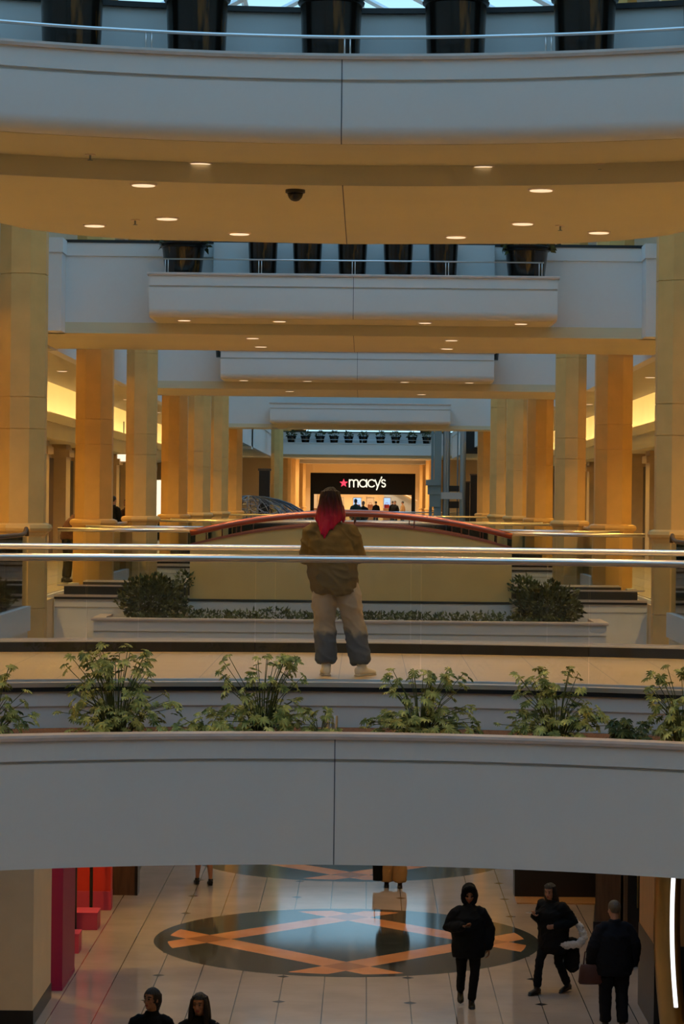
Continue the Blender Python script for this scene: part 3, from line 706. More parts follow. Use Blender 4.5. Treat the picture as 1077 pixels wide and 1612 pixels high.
def pot(p, rb, rt, h, label, group, plant=None, seed=0):
    t = thing('plant_pot', label, 'plant pot', p, 0, group)
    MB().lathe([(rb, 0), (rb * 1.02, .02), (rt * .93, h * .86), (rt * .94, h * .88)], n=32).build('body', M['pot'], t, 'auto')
    MB().lathe([(rt * .93, h * .86), (rt * 1.0, h * .875), (rt * 1.02, h * .90), (rt * .97, h * .925), (rt * .98, h * .94), (rt * 1.06, h * .96), (rt * 1.07, h * .99), (rt * 1.04, h), (rt * .9, h), (rt * .88, h * .95)], n=32).build('rim', M['rim'], t, 'auto')
    MB().lathe([(rt * .89, h * .93), (rt * .89, h * .955)], n=24).build('soil', M['soil'], t)
    if plant:
        r, n, l = plant; random.seed(seed); mb = MB(); bush(mb, (0, 0, h + r[2] * .55), r, n, l); mb.build('foliage', M['leafdark'], t, fix=False)
        MB().tube([(0, 0, h * .9), (.01, 0, h + r[2] * .7)], .02, 6).build('stem', M['stem'], t)
    return t
A7 = arc(7.75)
for i, px in enumerate((118, 310, 521, 718, 918, 1112)):
    x = at(px, 40, 20.15).x
    pot((x, A7(x), 5.0), .225, .27, .70, 'large black glazed pot in the top row, ' + ['leftmost of six', 'second from the left', 'third from the left, left of the seam', 'fourth from the left', 'fifth from the left', 'rightmost, cut by the photo edge'][i], 'black pots along the top', ((.18, .18, .26), 180, .12), i)
for i, px in enumerate((414, 484, 555, 627, 698)):
    x = at(px, 405, 38.95).x
    pot((x, 38.95, 5.0), .20, .25, .72, 'tapered black pot with painted bronze glint on the second bridge, ' + ['leftmost of five', 'second from the left', 'middle one at the seam', 'fourth from the left', 'rightmost of five'][i], 'tapered pots on the second bridge', ((.13, .13, .24), 110, .1), 20 + i)
for px, lb in ((289, 'left'), (829, 'right')):
    x = at(px, 405, 39.0).x
    pot((x, 38.98, 5.0), .27, .36, .60, 'wide black pot overflowing with dark leaves at the %s end of the second bridge' % lb, 'wide leafy pots', ((.46, .3, .22), 620, .13), 40 + px)
for px in (355, 770):
    x = at(px, 552, 58.0).x
    pot((x, 58.1, 4.92), .22, .28, .5, 'dark leafy pot peeping over the third bridge, %s end' % ('left' if px < 500 else 'right'), 'leafy pots on the third bridge', ((.34, .26, .12), 160, .12), px)

# ------------------------------------------------------------------ planting on the near bridge
def palmate(mb, c, nrm, size, fwd):
    nrm = nrm.normalized(); fwd = (fwd - nrm * fwd.dot(nrm)).normalized(); sd = nrm.cross(fwd)
    for i in range(9):
        a = -2.3 + 4.6 * i / 8; L = size * (1 - .1 * abs(i - 4)) * random.uniform(.85, 1.1)
        d = (fwd * cos(a) + sd * sin(a)); q = nrm.cross(d); wd = L * .15
        m = c + d * L * .55 + nrm * L * .05; tip = c + d * L - nrm * L * .22
        mb.add([c, m + q * wd, tip, m - q * wd, c + d * L * .82 + q * wd * .75 - nrm * L * .06, c + d * L * .82 - q * wd * .75 - nrm * L * .06], [(0, 1, 4), (0, 4, 2), (0, 2, 5), (0, 5, 3)])
def clump(x, s, hw, h, n, label, seed, size=.064, mname='leaf'):
    random.seed(seed); y = arc(7.0 + s)(x); n = int(n * 1.6)
    t = thing('leafy_plant', label, 'plant', (x, y, -.36), 0, 'leafy plants of the near planter')
    st, lf = MB(), MB()
    for i in range(n):
        a = random.uniform(0, 2 * pi); q = random.random()
        tall = random.random() ** 1.15
        hz = h * (.12 + .88 * tall)
        rad = hw * (1.05 - .22 * tall) * sqrt(random.random()) * (1.15 if tall < .3 else 1)
        tip = Vector((rad * cos(a), max(-.48, min(.5, rad * sin(a) * .75)), hz))
        base = Vector((tip.x * .18, tip.y * .18, 0))
        mid = base.lerp(tip, .55) + Vector((0, 0, h * .08)) - Vector((tip.x, tip.y, 0)) * .12
        pts = [base, base.lerp(mid, .5) + Vector((0, 0, .02)), mid, tip]
        st.tube(pts, [.0045, .004, .0035, .0025], 4)
        out = Vector((cos(a), sin(a), 0))
        for j in range(random.choice((1, 2, 2, 3))):
            nr = Vector((0, 0, 1)) + out * random.uniform(.1, .9) + rdir() * .45 + Vector((0, -.35, 0))
            f = out + rdir() * .8
            palmate(lf, tip + rdir() * .03 * (j > 0) - Vector((0, 0, .03 * j)), nr, size * random.uniform(.7, 1.25), f)
    for i in range(int(n * .8)):                      # low heart of the clump
        a = random.uniform(0, 2 * pi); rr = hw * .8 * sqrt(random.random())
        palmate(lf, Vector((rr * cos(a), max(-.45, rr * sin(a) * .7), random.uniform(.05, h * .38))), Vector((cos(a) * .5, -.5, .8)) + rdir() * .4, size * random.uniform(.8, 1.2), Vector((cos(a), -.5, 0)) + rdir() * .4)
    st.build('stems', M['stem'], t); lf.build('foliage', M[mname], t, fix=False)
    return t
clump(-2.74, .65, .33, .60, 32, 'leafy green plant cut by the left edge in the near planter', 1)
clump(-1.76, .62, .50, .76, 56, 'tallest and fullest leafy plant in the near planter, left of the person', 2)
clump(-1.03, .45, .26, .22, 16, 'low sprawling leafy plant between the tallest clump and the person', 3)
clump(-.60, .62, .40, .70, 44, 'leafy plant with fine stems just left of the person, in the near planter', 4)
clump(-.13, .40, .18, .24, 10, 'small low leafy plant beside the two steel lamps', 5)
clump(.68, .60, .42, .58, 50, 'bright dense leafy plant just right of the person, in the near planter', 6)
clump(1.78, .62, .42, .62, 46, 'leafy plant with tall thin stems in the right part of the near planter', 7)
clump(2.32, .45, .20, .24, 14, 'small dark low plant between the two right-hand leafy plants', 8, .07, 'leafmid')
clump(2.76, .62, .36, .66, 36, 'tall leafy plant cut by the right edge in the near planter', 9)

t = thing('planter_spotlight', 'pair of small steel cylinder lamps among the plants near the seam', 'lamp', (-.04, arc(7.5)(0), -.36))
for x in (-.035, .03):
    MB().lathe([(.028, 0), (.028, .13), (.024, .14), (.024, .125)], (x, 0, .05), 16).build('cylinder', M['steel'], t, 'auto')
MB().box(-.06, .06, -.03, .03, 0, .05).build('base', M['blackmetal'], t)

# planting of the second bridge
random.seed(77)
def shrub(px, py, d, r, n, label, l=.085, mname='leafdark', ztop=None):
    p = at(px, py, d); t = thing('shrub', label, 'shrub', (p.x, d, -.36), 0, 'shrubs on the second bridge')
    mb = MB(); bush(mb, (0, 0, p.z + .36), r, n, l, .5, .35)
    mb.build('foliage', M[mname], t, fix=False)
    st = MB()
    for i in range(7): a = i * .9; st.tube([(0, 0, 0), (r[0] * .5 * cos(a), r[1] * .5 * sin(a), p.z + .36)], .008, 5)
    st.build('branches', M['stem'], t)
    return t
shrub(240, 945, 39.0, (.52, .36, .38), 1500, 'dark rounded bush at the left end of the second planter, beside the tan parapet', .10)
shrub(862, 955, 39.0, (.52, .36, .34), 1500, 'dark rounded bush at the right end of the second planter, beside the tan parapet', .10)
shrub(290, 915, 39.25, (.16, .14, .16), 120, 'thin upright sprays rising behind the left dark bush', .08, 'leafmid')
shrub(825, 925, 39.2, (.24, .18, .17), 260, 'paler small shrub just behind the right dark bush', .08, 'leafmid')
mb = MB()
for i in range(2600):
    x = random.uniform(-3.4, 3.3); y = random.uniform(38.55, 39.2)
    h = .12 + .10 * max(0, noise.noise(Vector((x * 2.2, y, 3)))) + (.05 if abs(x) < 2.6 else 0)
    leaf_quad(mb, Vector((x, y, -.36 + random.uniform(0.02, h))), Vector((random.uniform(-1, 1), random.uniform(-1, 1), random.uniform(.1, 1.2))), rdir(), random.uniform(.05, .10), random.uniform(.012, .022))
tag(mb.build('ground_cover', M['leafmid'], None, fix=False), 'low green ground cover growing along the second planter below the tan parapet', 'ground cover', kind='stuff')

# ------------------------------------------------------------------ people
def remesh(mb, name, mats, vox, smooth_it=3, wrinkle=0., wscale=9., parent=None, assign=None, seedv=0.):
    me = mb.mesh('tmp', M['skin']); o = bpy.data.objects.new('tmp', me); work = bpy.data.scenes.new('work'); work.collection.objects.link(o)
    md = o.modifiers.new('r', 'REMESH'); md.mode = 'VOXEL'; md.voxel_size = vox; md.use_smooth_shade = True
    if smooth_it:
        ms = o.modifiers.new('s', 'SMOOTH'); ms.iterations = smooth_it; ms.factor = .5
    with bpy.context.temp_override(scene=work, view_layer=work.view_layers[0]): dg = bpy.context.evaluated_depsgraph_get()
    out = bpy.data.meshes.new_from_object(o.evaluated_get(dg)); bpy.data.objects.remove(o); bpy.data.meshes.remove(me); bpy.data.scenes.remove(work)
    out.name = name; out.materials.clear()
    for m_ in (mats if isinstance(mats, (list, tuple)) else [mats]): out.materials.append(m_)
    if wrinkle:
        nrm = [v.normal.copy() for v in out.vertices]
        for v, vn in zip(out.vertices, nrm):
            n = noise.noise(Vector((v.co.x * wscale + seedv, v.co.y * wscale, v.co.z * wscale * .8))) + .5 * noise.noise(Vector((v.co.x * wscale * 2.3, v.co.y * wscale * 2.3 + seedv, v.co.z * wscale * 2.8)))
            rg = (1 - abs(noise.noise(Vector((v.co.x * wscale * .9 + 7, v.co.y * wscale * .9, v.co.z * wscale * 1.5 + v.co.x * 6 + seedv))))) ** 5
            v.co += vn * (n + 1.1 * rg) * wrinkle
    if assign:
        for p in out.polygons: p.material_index = assign(p.center)
    else:
        for p in out.polygons: p.material_index = 0
    out.shade_smooth()
    r = bpy.data.objects.new(name, out); col.objects.link(r)
    if parent: r.parent = parent
    return r

def hand(mb, wrist, d, palm_n, thumb_side, curl=.5, s=1.0):
    """palm with four unequal bent fingers and a thumb leaving its side"""
    d = Vector(d).normalized(); n = Vector(palm_n); n = (n - d * n.dot(d)).normalized(); sd = d.cross(n).normalized() * thumb_side
    w0 = Vector(wrist)
    mb.loft([(w0 + d * a * s, sd * wx * s, n * wy * s) for a, wx, wy in ((-.01, .022, .017), (.02, .030, .016), (.05, .039, .014), (.085, .040, .012), (.095, .034, .009))], 0, 12)
    for i, (off, L) in enumerate(((.030, .070), (.010, .078), (-.011, .072), (-.030, .056))):
        p = w0 + (d * .088 + sd * off) * s; pts = [p - d * .015 * s]; a = .15 + curl * .25; q = d
        for j, f in enumerate((.45, .32, .23)):
            q = d * cos(a) + n * sin(a); pts.append(p.copy()) if j == 0 else None
            p = p + q * L * f * s; pts.append(p.copy()); a += curl * .9
        mb.tube(pts, [.0095 * s, .0095 * s, .009 * s, .0085 * s, .0075 * s], 8, 0, True)
    p = w0 + (d * .028 + sd * .028) * s; a = d * .55 + sd * .8 + n * (.15 + .3 * curl); a.normalize()
    b = d * .85 + sd * .35 + n * (.25 + .35 * curl); b.normalize()
    mb.tube([p - a * .01 * s, p + a * .032 * s, p + a * .032 * s + b * .028 * s, p + a * .032 * s + b * .05 * s], [.014 * s, .0115 * s, .010 * s, .008 * s], 8, 0, True)

def person(label, loc, rz, H=1.68, J=None, head=(0, 0), vox=.008, skin='skin', top=None, legs=None, shoes='shoeblack', hair=None, coat_noise=.006, hands=True, curl=.6, cat='person', lips='lip'):
    """facing +y. J overrides joints given for a 1.68 m figure; top/legs describe the clothes"""
    k = H / 1.68; t = thing('person', label, cat, loc, rz)
    D = dict(hipL=(-.09, 0, .88), hipR=(.09, 0, .88), kneeL=(-.10, .02, .48), kneeR=(.10, .02, .48), ankL=(-.10, -.02, .085), ankR=(.10, -.02, .085), footL=(0, 1), footR=(0, 1),
             shL=(-.165, 0, 1.325), shR=(.165, 0, 1.325), elL=(-.235, -.02, 1.08), elR=(.235, -.02, 1.08), wrL=(-.24, .06, .84), wrR=(.24, .06, .84),
             pelvis=(0, 0, .93), waist=(0, 0, 1.05), chest=(0, 0, 1.24), neck=(0, -.01, 1.42), head=(0, .015, 1.565),
             palmL=(.6, .3, 0), palmR=(-.6, .3, 0), hdL=None, hdR=None, toeupL=0, toeupR=0)
    D.update(J or {})
    V = {q: Vector(v) * k if isinstance(v, tuple) and len(v) == 3 else v for q, v in D.items()}
    yaw, pit = head
    HM = Matrix.Rotation(yaw, 3, 'Z') @ Matrix.Rotation(pit, 3, 'X')
    hc = V['head']; hp = lambda x, y, z: hc + HM @ (Vector((x, y, z)) * k)
    b = MB()
    # trunk, one loft through the spine
    sp = [V['pelvis'] - Vector((0, 0, .06 * k)), V['pelvis'], V['waist'], V['chest'], V['chest'].lerp(V['neck'], .55), V['chest'].lerp(V['neck'], .85), V['neck']]
    for_r = [(.135, .095), (.155, .105), (.125, .09), (.150, .105), (.125, .09), (.070, .062), (.052, .052)]
    b.loft([(p, Vector((a * k, 0, 0)), Vector((0, c * k, 0))) for p, (a, c) in zip(sp, for_r)], 0, 18)
    b.tube([V['neck'] - Vector((0, 0, .05 * k)), V['neck'], hp(0, -.012, -.06)], [.058 * k, .052 * k, .052 * k], 12)
    # head with face
    b.ball(hp(0, -.005, .022), (.073 * k, .092 * k, .092 * k), mtx=HM); b.ball(hp(0, .018, -.045), (.056 * k, .068 * k, .068 * k), mtx=HM)
    b.ball(hp(0, .060, -.088), (.022 * k, .022 * k, .018 * k), mtx=HM)
    b.loft([(hp(0, .078, .012), HM @ Vector((.008, 0, 0)), HM @ Vector((0, .008, 0))), (hp(0, .094, -.012), HM @ Vector((.012, 0, 0)), HM @ Vector((0, .012, 0))), (hp(0, .098, -.030), HM @ Vector((.016, 0, 0)), HM @ Vector((0, .016, 0))), (hp(0, .085, -.038), HM @ Vector((.012, 0, 0)), HM @ Vector((0, .012, 0)))], 0, 10)
    b.ball(hp(0, .074, .030), (.050 * k, .014 * k, .010 * k), mtx=HM)                       # brow
    b.ball(hp(0, .078, -.058), (.024 * k, .012 * k, .007 * k), mtx=HM); b.ball(hp(0, .077, -.068), (.021 * k, .012 * k, .007 * k), mtx=HM)   # lips
    for sg in (-1, 1):
        b.ball(hp(sg * .030, .070, .010), .0125 * k); b.ball(hp(sg * .074, -.01, -.005), (.010 * k, .018 * k, .030 * k), mtx=HM)
        b.ball(hp(sg * .040, .058, -.025), (.020 * k, .018 * k, .018 * k), mtx=HM)             # cheeks
    for S, sg in (('L', -1), ('R', 1)):
        sh, el, wr, hip, kn, an = (V[q + S] for q in ('sh', 'el', 'wr', 'hip', 'knee', 'ank'))
        b.tube([V['chest'].lerp(V['neck'], .5) + Vector((sg * .06, 0, 0)) * k, sh, sh.lerp(el, .35), sh.lerp(el, .8), el, el.lerp(wr, .3), el.lerp(wr, .75), wr], [x * k for x in (.06, .056, .050, .042, .038, .040, .030, .024)], 12)
        b.tube([V['pelvis'].lerp(hip, .5), hip, hip.lerp(kn, .4), hip.lerp(kn, .85), kn, kn.lerp(an, .3), kn.lerp(an, .75), an], [x * k for x in (.10, .088, .080, .058, .053, .057, .040, .034)], 12)
        fx, fy = V['foot' + S]; f = Vector((fx, fy, 0)).normalized(); tu = V['toeup' + S]
        b.tube([an - f * .03 * k - Vector((0, 0, .035 * k)), an + f * .05 * k + Vector((0, 0, (-.04 + tu * .3) * k)), an + f * .14 * k + Vector((0, 0, (-.06 + tu) * k))], [x * k for x in (.030, .033, .022)], 10, 0, True)
        if hands:
            hd = V['hd' + S] or (wr - el); hand(b, wr, hd, V['palm' + S], 1 if S == 'L' else -1, curl, k)
    eyes = [hp(sg * .030, .081, .010) for sg in (-1, 1)]; mouth = hp(0, .088, -.062); inv = HM.transposed()
    def assign(c):
        for e in eyes:
            if (c - e).length < .011 * k: return 2
        q = inv @ (c - mouth)
        if abs(q.x) < .024 * k and abs(q.z) < .011 * k and q.y > -.018: return 1
        q = inv @ (c - hc)
        if q.y > .06 * k and abs(q.z - .034 * k) < .005 * k and .014 * k < abs(q.x) < .05 * k: return 2   # eyebrows
        return 0
    remesh(b, 'body', [M[skin], M['lip'], M['eye']], vox, 2, parent=t, assign=assign)
    # clothes
    if legs:
        c = MB(); g = legs.get('g', 1.25); e = legs.get('flare', 1.0); m0 = legs.get('hem', .05)
        c.loft([(V['pelvis'] + Vector((0, 0, .10 * k)), Vector((.165 * k, 0, 0)), Vector((0, .12 * k, 0))), (V['pelvis'], Vector((.178 * k, 0, 0)), Vector((0, .13 * k, 0))), (V['pelvis'] - Vector((0, 0, .09 * k)), Vector((.168 * k, 0, 0)), Vector((0, .125 * k, 0)))], 0, 18)
        for S in 'LR':
            hip, kn, an = V['hip' + S], V['knee' + S], V['ank' + S]; lo = an + (kn - an).normalized() * (m0 - .03) * k
            c.tube([V['pelvis'].lerp(hip, .6), hip, hip.lerp(kn, .5), kn, kn.lerp(lo, .5), lo + (kn - lo) * .06, lo], [x * k for x in (.105, .098, .085 * g, .066 * g * (1 + (e - 1) * .5), .062 * g * e, .060 * g * e, .052 * g * e)], 16)
        remesh(c, 'trousers', M[legs['m']], .011, 3, legs.get('w', .006), 8., t, None, 3.)
    if top:
        c = MB(); hem = top.get('hem', .80) * k; g = top.get('g', 1.2); hw = top.get('hw', .2) * k; dp = top.get('d', .14) * k
        pz = V['pelvis']; low = Vector((pz.x, pz.y, hem))
        rings = [(low, hw * top.get('in', 1), dp), (low.lerp(V['waist'], .22), hw * 1.05 * top.get('in', 1) ** .4, dp * 1.06), (V['waist'], hw * 1.06, dp * 1.05), (V['chest'], hw * .98, dp), (V['chest'].lerp(V['neck'], .38), .175 * k, .125 * k), (V['chest'].lerp(V['neck'], .68), .125 * k, .10 * k), (V['chest'].lerp(V['neck'], .9), .085 * k, .08 * k), (V['neck'] + Vector((0, 0, .015 * k)), .072 * k, .074 * k)]
        c.loft([(p, Vector((a, 0, 0)), Vector((0, d_, 0))) for p, a, d_ in rings], 0, 20)
        for S, sg in (('L', -1), ('R', 1)):
            sh, el, wr = (V[q + S] for q in ('sh', 'el', 'wr')); cu = el.lerp(wr, top.get('cuff', .96))
            c.tube([V['chest'].lerp(V['neck'], .62) + Vector((sg * .055, 0, 0)) * k, V['chest'].lerp(V['neck'], .52) + Vector((sg * .12, 0, 0)) * k, sh + Vector((sg * .004, 0, -.02)) * k, sh.lerp(el, .5), el, el.lerp(cu, .5), el.lerp(cu, .9), cu], [x * k * g for x in (.040, .054, .060, .061, .059, .054, .049, .040)], 14, 0, True)
        remesh(c, top.get('name', 'jacket'), M[top['m']], .011, 3, coat_noise, 7., t, None, 1.)
        if top.get('hood'):
            c = MB(); c.ball(hp(0, -.03, .025), (.108 * k, .115 * k, .130 * k), mtx=HM); c.ball(hp(0, -.045, -.08), (.115 * k, .105 * k, .09 * k), mtx=HM)
            c.loft([(hp(0, .045, .155), HM @ Vector((.02, 0, 0)), HM @ Vector((0, .03, 0))), (hp(0, .0, .11), HM @ Vector((.09, 0, 0)), HM @ Vector((0, .07, 0)))], 0, 14)
            for sg in (-1, 1): c.tube([hp(sg * .082, .045, .075), hp(sg * .094, .05, .0), hp(sg * .075, .05, -.09), hp(sg * .03, .05, -.13)], [.026 * k, .028 * k, .03 * k, .03 * k], 10, 0, True)
            c.tube([hp(-.082, .045, .075), hp(-.05, .062, .118), hp(0, .07, .135), hp(.05, .062, .118), hp(.082, .045, .075)], .026 * k, 10, 0, True)
            remesh(c, 'hood', M[top['m']], .008, 2, .003, 9., t)
    for S in 'LR':
        an = V['ank' + S]; fx, fy = V['foot' + S]; f = Vector((fx, fy, 0)).normalized(); sd = Vector((f.y, -f.x, 0)); tu = V['toeup' + S]; z0 = an.z - .085 * k
        c = MB()
        def ring(a, zz, wx, hz): return (an + f * a * k + Vector((0, 0, zz * k - .085 * k + tu * max(0, a) * 5 * k)), sd * wx * k, Vector((0, 0, hz * k)))
        c.loft([ring(-.075, .05, .022, .03), ring(-.06, .045, .036, .042), ring(-.01, .050, .042, .048), ring(.06, .040, .044, .038), ring(.12, .032, .046, .030), ring(.165, .027, .036, .024), ring(.185, .024, .016, .014)], 0, 14)
        c.loft([(an + Vector((0, 0, -.03 * k)), sd * .042 * k, f * .05 * k), (an + Vector((0, 0, .025 * k)), sd * .046 * k, f * .05 * k)], 0, 12)
        so = remesh(c, 'shoe', M[shoes], .008, 2, parent=t)
        c = MB(); c.loft([(an + f * a * k + Vector((0, 0, -.079 * k + tu * max(0, a) * 5 * k)), sd * wx * k, Vector((0, 0, .011 * k))) for a, wx in ((-.08, .02), (-.06, .037), (0, .044), (.1, .049), (.165, .040), (.192, .016))], 0, 10)
        c.build('sole', M['sole'] if shoes == 'shoewhite' else M['shoeblack'], so, True)
    if hair:
        c = MB(); kind = hair['k']
        if kind == 'short':
            c.ball(hp(0, -.015, .034), (.081 * k, .096 * k, .094 * k), mtx=HM); 
        else:
            c.ball(hp(0, -.014, .034), (.086 * k, .102 * k, .098 * k), mtx=HM)
            rows = hair['rows']
            c.loft([(hp(x, y, z), HM @ Vector((rx * k, 0, 0)), HM @ Vector((0, ry * k, 0))) for x, y, z, rx, ry in rows], 0, 20)
            for pts, rad in hair.get('locks', []):
                c.tube([hp(*p) for p in pts], [r_ * k for r_ in rad], 8, 0, True)
        o = remesh(c, 'hair', M[hair['m']], .007, 2, 0, parent=t)
        if kind != 'short':
            nrm = [v.normal.copy() for v in o.data.vertices]
            for v, vn in zip(o.data.vertices, nrm):
                q = inv @ (v.co - hc); a = math.atan2(q.y + .03, q.x)
                v.co += vn * (.0025 * sin(a * 17 + 5 * noise.noise(v.co * 5)) + .006 * noise.noise(Vector((v.co.x * 30, v.co.y * 30, v.co.z * 5))))
        # keep the face clear of hair
        bm = bmesh.new(); bm.from_mesh(o.data)
        kill = [v for v in bm.verts if (lambda q: q.y > .035 * k and q.z < .062 * k and abs(q.x) < .062 * k)(inv @ (v.co - hc))]
        bmesh.ops.delete(bm, geom=kill, context='VERTS'); bm.to_mesh(o.data); bm.free()
    return t, V, hp

# main figure: back to the camera
p, V, hp = person('person with long red hair, olive jacket and pale jeans, seen from behind', (-.06, 22.2, 0), 0, 1.68,
    dict(hipL=(-.075, 0, .88), hipR=(.10, 0, .88), kneeL=(-.075, .03, .48), kneeR=(.185, .03, .48), ankL=(-.055, -.01, .085), ankR=(.262, -.02, .085), footL=(-.12, 1), footR=(.75, .9),
         shL=(-.195, 0, 1.30), shR=(.125, 0, 1.30), elL=(-.228, .0, 1.06), elR=(.205, -.01, 1.075), wrL=(-.12, .25, 1.10), wrR=(.10, .25, 1.12),
         pelvis=(.012, 0, .93), waist=(-.01, -.01, 1.05), chest=(-.033, -.01, 1.20), neck=(-.035, .01, 1.395), head=(-.035, .03, 1.555), palmL=(.5, 0, .6), palmR=(-.5, 0, .6)),
    (0.05, -.12), .008, 'skin', {'m': 'olive', 'hem': .73, 'hw': .215, 'd': .165, 'g': 1.42, 'in': .86}, dict(m='jeans', g=1.32, flare=1.16, hem=.055, w=.010), 'shoewhite',
    dict(k='long', m='hairred', rows=[(0, -.02, .09, .084, .085), (0, -.025, .03, .100, .098), (.0, -.035, -.06, .118, .088), (.005, -.055, -.13, .128, .065), (-.015, -.085, -.19, .105, .045), (-.045, -.113, -.25, .060, .03), (-.065, -.128, -.31, .028, .018)],
         locks=[([(.09, .0, -.05), (.115, -.03, -.14), (.115, -.06, -.19)], [.03, .03, .008]), ([(-.09, .0, -.05), (-.105, -.03, -.16), (-.10, -.08, -.23)], [.03, .03, .01]), ([(-.03, -.11, -.2), (-.05, -.13, -.28), (-.06, -.135, -.36)], [.03, .022, .005]), ([(.02, -.11, -.15), (.03, -.12, -.22), (.02, -.125, -.27)], [.03, .02, .005])]), .014)
c = MB(); nk = V['neck']
c.loft([(nk + Vector((0, -.012, -.05)), Vector((.105, 0, 0)), Vector((0, .095, 0))), (nk + Vector((0, -.008, .0)), Vector((.096, 0, 0)), Vector((0, .088, 0))), (nk + Vector((0, -.005, .035)), Vector((.088, 0, 0)), Vector((0, .08, 0)))], 0, 20)
remesh(c, 'collar', M['olive'], .009, 2, .003, 10, p)
t = thing('phone', 'dark phone held by the person with red hair', 'phone', (-.06, 22.52, 1.15), 0); MB().box(-.037, .037, -.004, .004, -.01, .14).build('case', M['phone'], t); MB().box(-.033, .033, -.006, -.004, -.004, .134).build('screen', M['dark'], t)

# lower floor, walking figures
ZL = L1
p, V, hp = person('person in black hooded jacket walking towards the camera looking at a phone', (1.72, 34.45, ZL), pi + .03, 1.69,
    dict(kneeL=(-.085, .05, .49), ankL=(-.05, -.02, .085), kneeR=(.095, -.03, .48), ankR=(.085, -.30, .17), footR=(.05, 1), toeupR=-.055,
         elL=(-.285, -.03, 1.09), wrL=(-.28, .02, .83), elR=(.29, -.04, 1.10), wrR=(.10, .21, 1.15), palmR=(-.3, .0, .9), palmL=(.9, .1, 0)),
    (0, -.28), .008, 'skind', dict(m='clothblack', hem=.70, hw=.225, d=.16, g=1.42, hood=True), dict(m='clothblack', g=.98, hem=.05, w=.004), 'shoeblack', dict(k='short', m='hairdark'), .008)
t = thing('phone', 'phone in the hand of the hooded person', 'phone', (1.72 - .03, 34.45 - .30, ZL + 1.17), 0); MB().box(-.037, .037, -.07, .07, -.004, .004).build('case', M['phone'], t); MB().box(-.033, .033, -.066, .066, .004, .0055).build('screen', M['dark'], t)

p, V, hp = person('person in black coat with white fur trim striding left with a phone', (2.98, 35.5, ZL), pi - .75, 1.60,
    dict(kneeL=(-.09, -.02, .47), ankL=(-.09, -.24, .12), toeupL=-.03, kneeR=(.10, .20, .50), ankR=(.10, .26, .10), elL=(-.30, -.10, 1.09), wrL=(-.17, .14, 1.05), elR=(.27, -.02, 1.10), wrR=(.16, .25, 1.19), palmR=(-.4, 0, .8), chest=(0, .04, 1.23), neck=(0, .06, 1.40), head=(0, .10, 1.54), shL=(-.175, .04, 1.345), shR=(.175, .04, 1.345)),
    (.25, -.2), .008, 'skin', dict(m='clothblack', hem=.62, hw=.235, d=.19, g=1.5), dict(m='clothblack', g=1.0, hem=.05), 'shoeblack',
    dict(k='long', m='hairdark', rows=[(0, -.02, .09, .085, .085), (0, -.03, .02, .10, .098), (0, -.04, -.08, .11, .085), (0, -.06, -.17, .115, .06), (0, -.08, -.26, .09, .04)]), .010)
t2 = thing('phone', 'pale phone held by the person in the fur trimmed coat', 'phone', tuple(Matrix.Rotation(pi - .75, 3, 'Z') @ (V['wrR'] + Vector((0, .10, .04))) + Vector((2.98, 35.5, ZL))), pi - .75); MB().box(-.035, .035, -.06, .06, 0, .008).build('case', M['phonewhite'], t2); MB().box(-.031, .031, -.055, .055, .008, .0095).build('screen', M['dark'], t2)
c = MB(); c.tube([(-.25, -.10, 1.10), (-.36, -.16, .98), (-.42, -.18, .84), (-.38, -.10, .74), (-.24, .02, .72), (-.18, .08, .73)], [.035, .045, .05, .05, .045, .03], 12, 0, True)
remesh(c, 'fur_trim', M['fur'], .010, 1, .012, 30, p)
c = MB(); c.loft([((-.20, -.12, .80), (.13, 0, 0), (0, .07, 0)), ((-.20, -.16, .55), (.16, 0, 0), (0, .07, 0)), ((-.20, -.18, .36), (.12, 0, 0), (0, .05, 0)), ((-.20, -.19, .30), (.03, 0, 0), (0, .02, 0))], 0, 14)
remesh(c, 'coat_tail', M['clothblack'], .012, 2, .008, 8, p)

p, V, hp = person('older person with short grey hair and dark clothes walking away at lower right', (3.60, 33.05, ZL), .12, 1.73,
    dict(kneeL=(-.10, .04, .48), ankL=(-.10, .02, .085), kneeR=(.11, .0, .48), ankR=(.10, -.10, .10), elL=(-.275, -.03, 1.09), wrL=(-.30, .05, .85), elR=(.275, -.03, 1.09), wrR=(.27, .05, .85), head=(0, .03, 1.555)),
    (.35, -.1), .008, 'skin', dict(m='clothnavy', hem=.72, hw=.235, d=.17, g=1.45), dict(m='clothnavy', g=1.25, hem=.05), 'shoeblack', dict(k='short', m='hairgrey'), .008)
tb = thing('shoulder_bag', 'dark red bag hanging at the left side of the older person walking away', 'bag', (3.31, 33.02, ZL + .62), .1)
MB().loft([((0, 0, 0), (.17, 0, 0), (0, .05, 0)), ((0, 0, .03), (.19, 0, 0), (0, .075, 0)), ((0, 0, .22), (.17, 0, 0), (0, .06, 0)), ((0, 0, .26), (.15, 0, 0), (0, .03, 0))], 0, 18).build('bag_body', M['clothred'], tb, 'auto')
MB().tube([(-.12, 0, .25), (-.10, .01, .42), (.0, .02, .48), (.10, .01, .42), (.12, 0, .25)], .010, 6).build('strap', M['clothred'], tb, True)

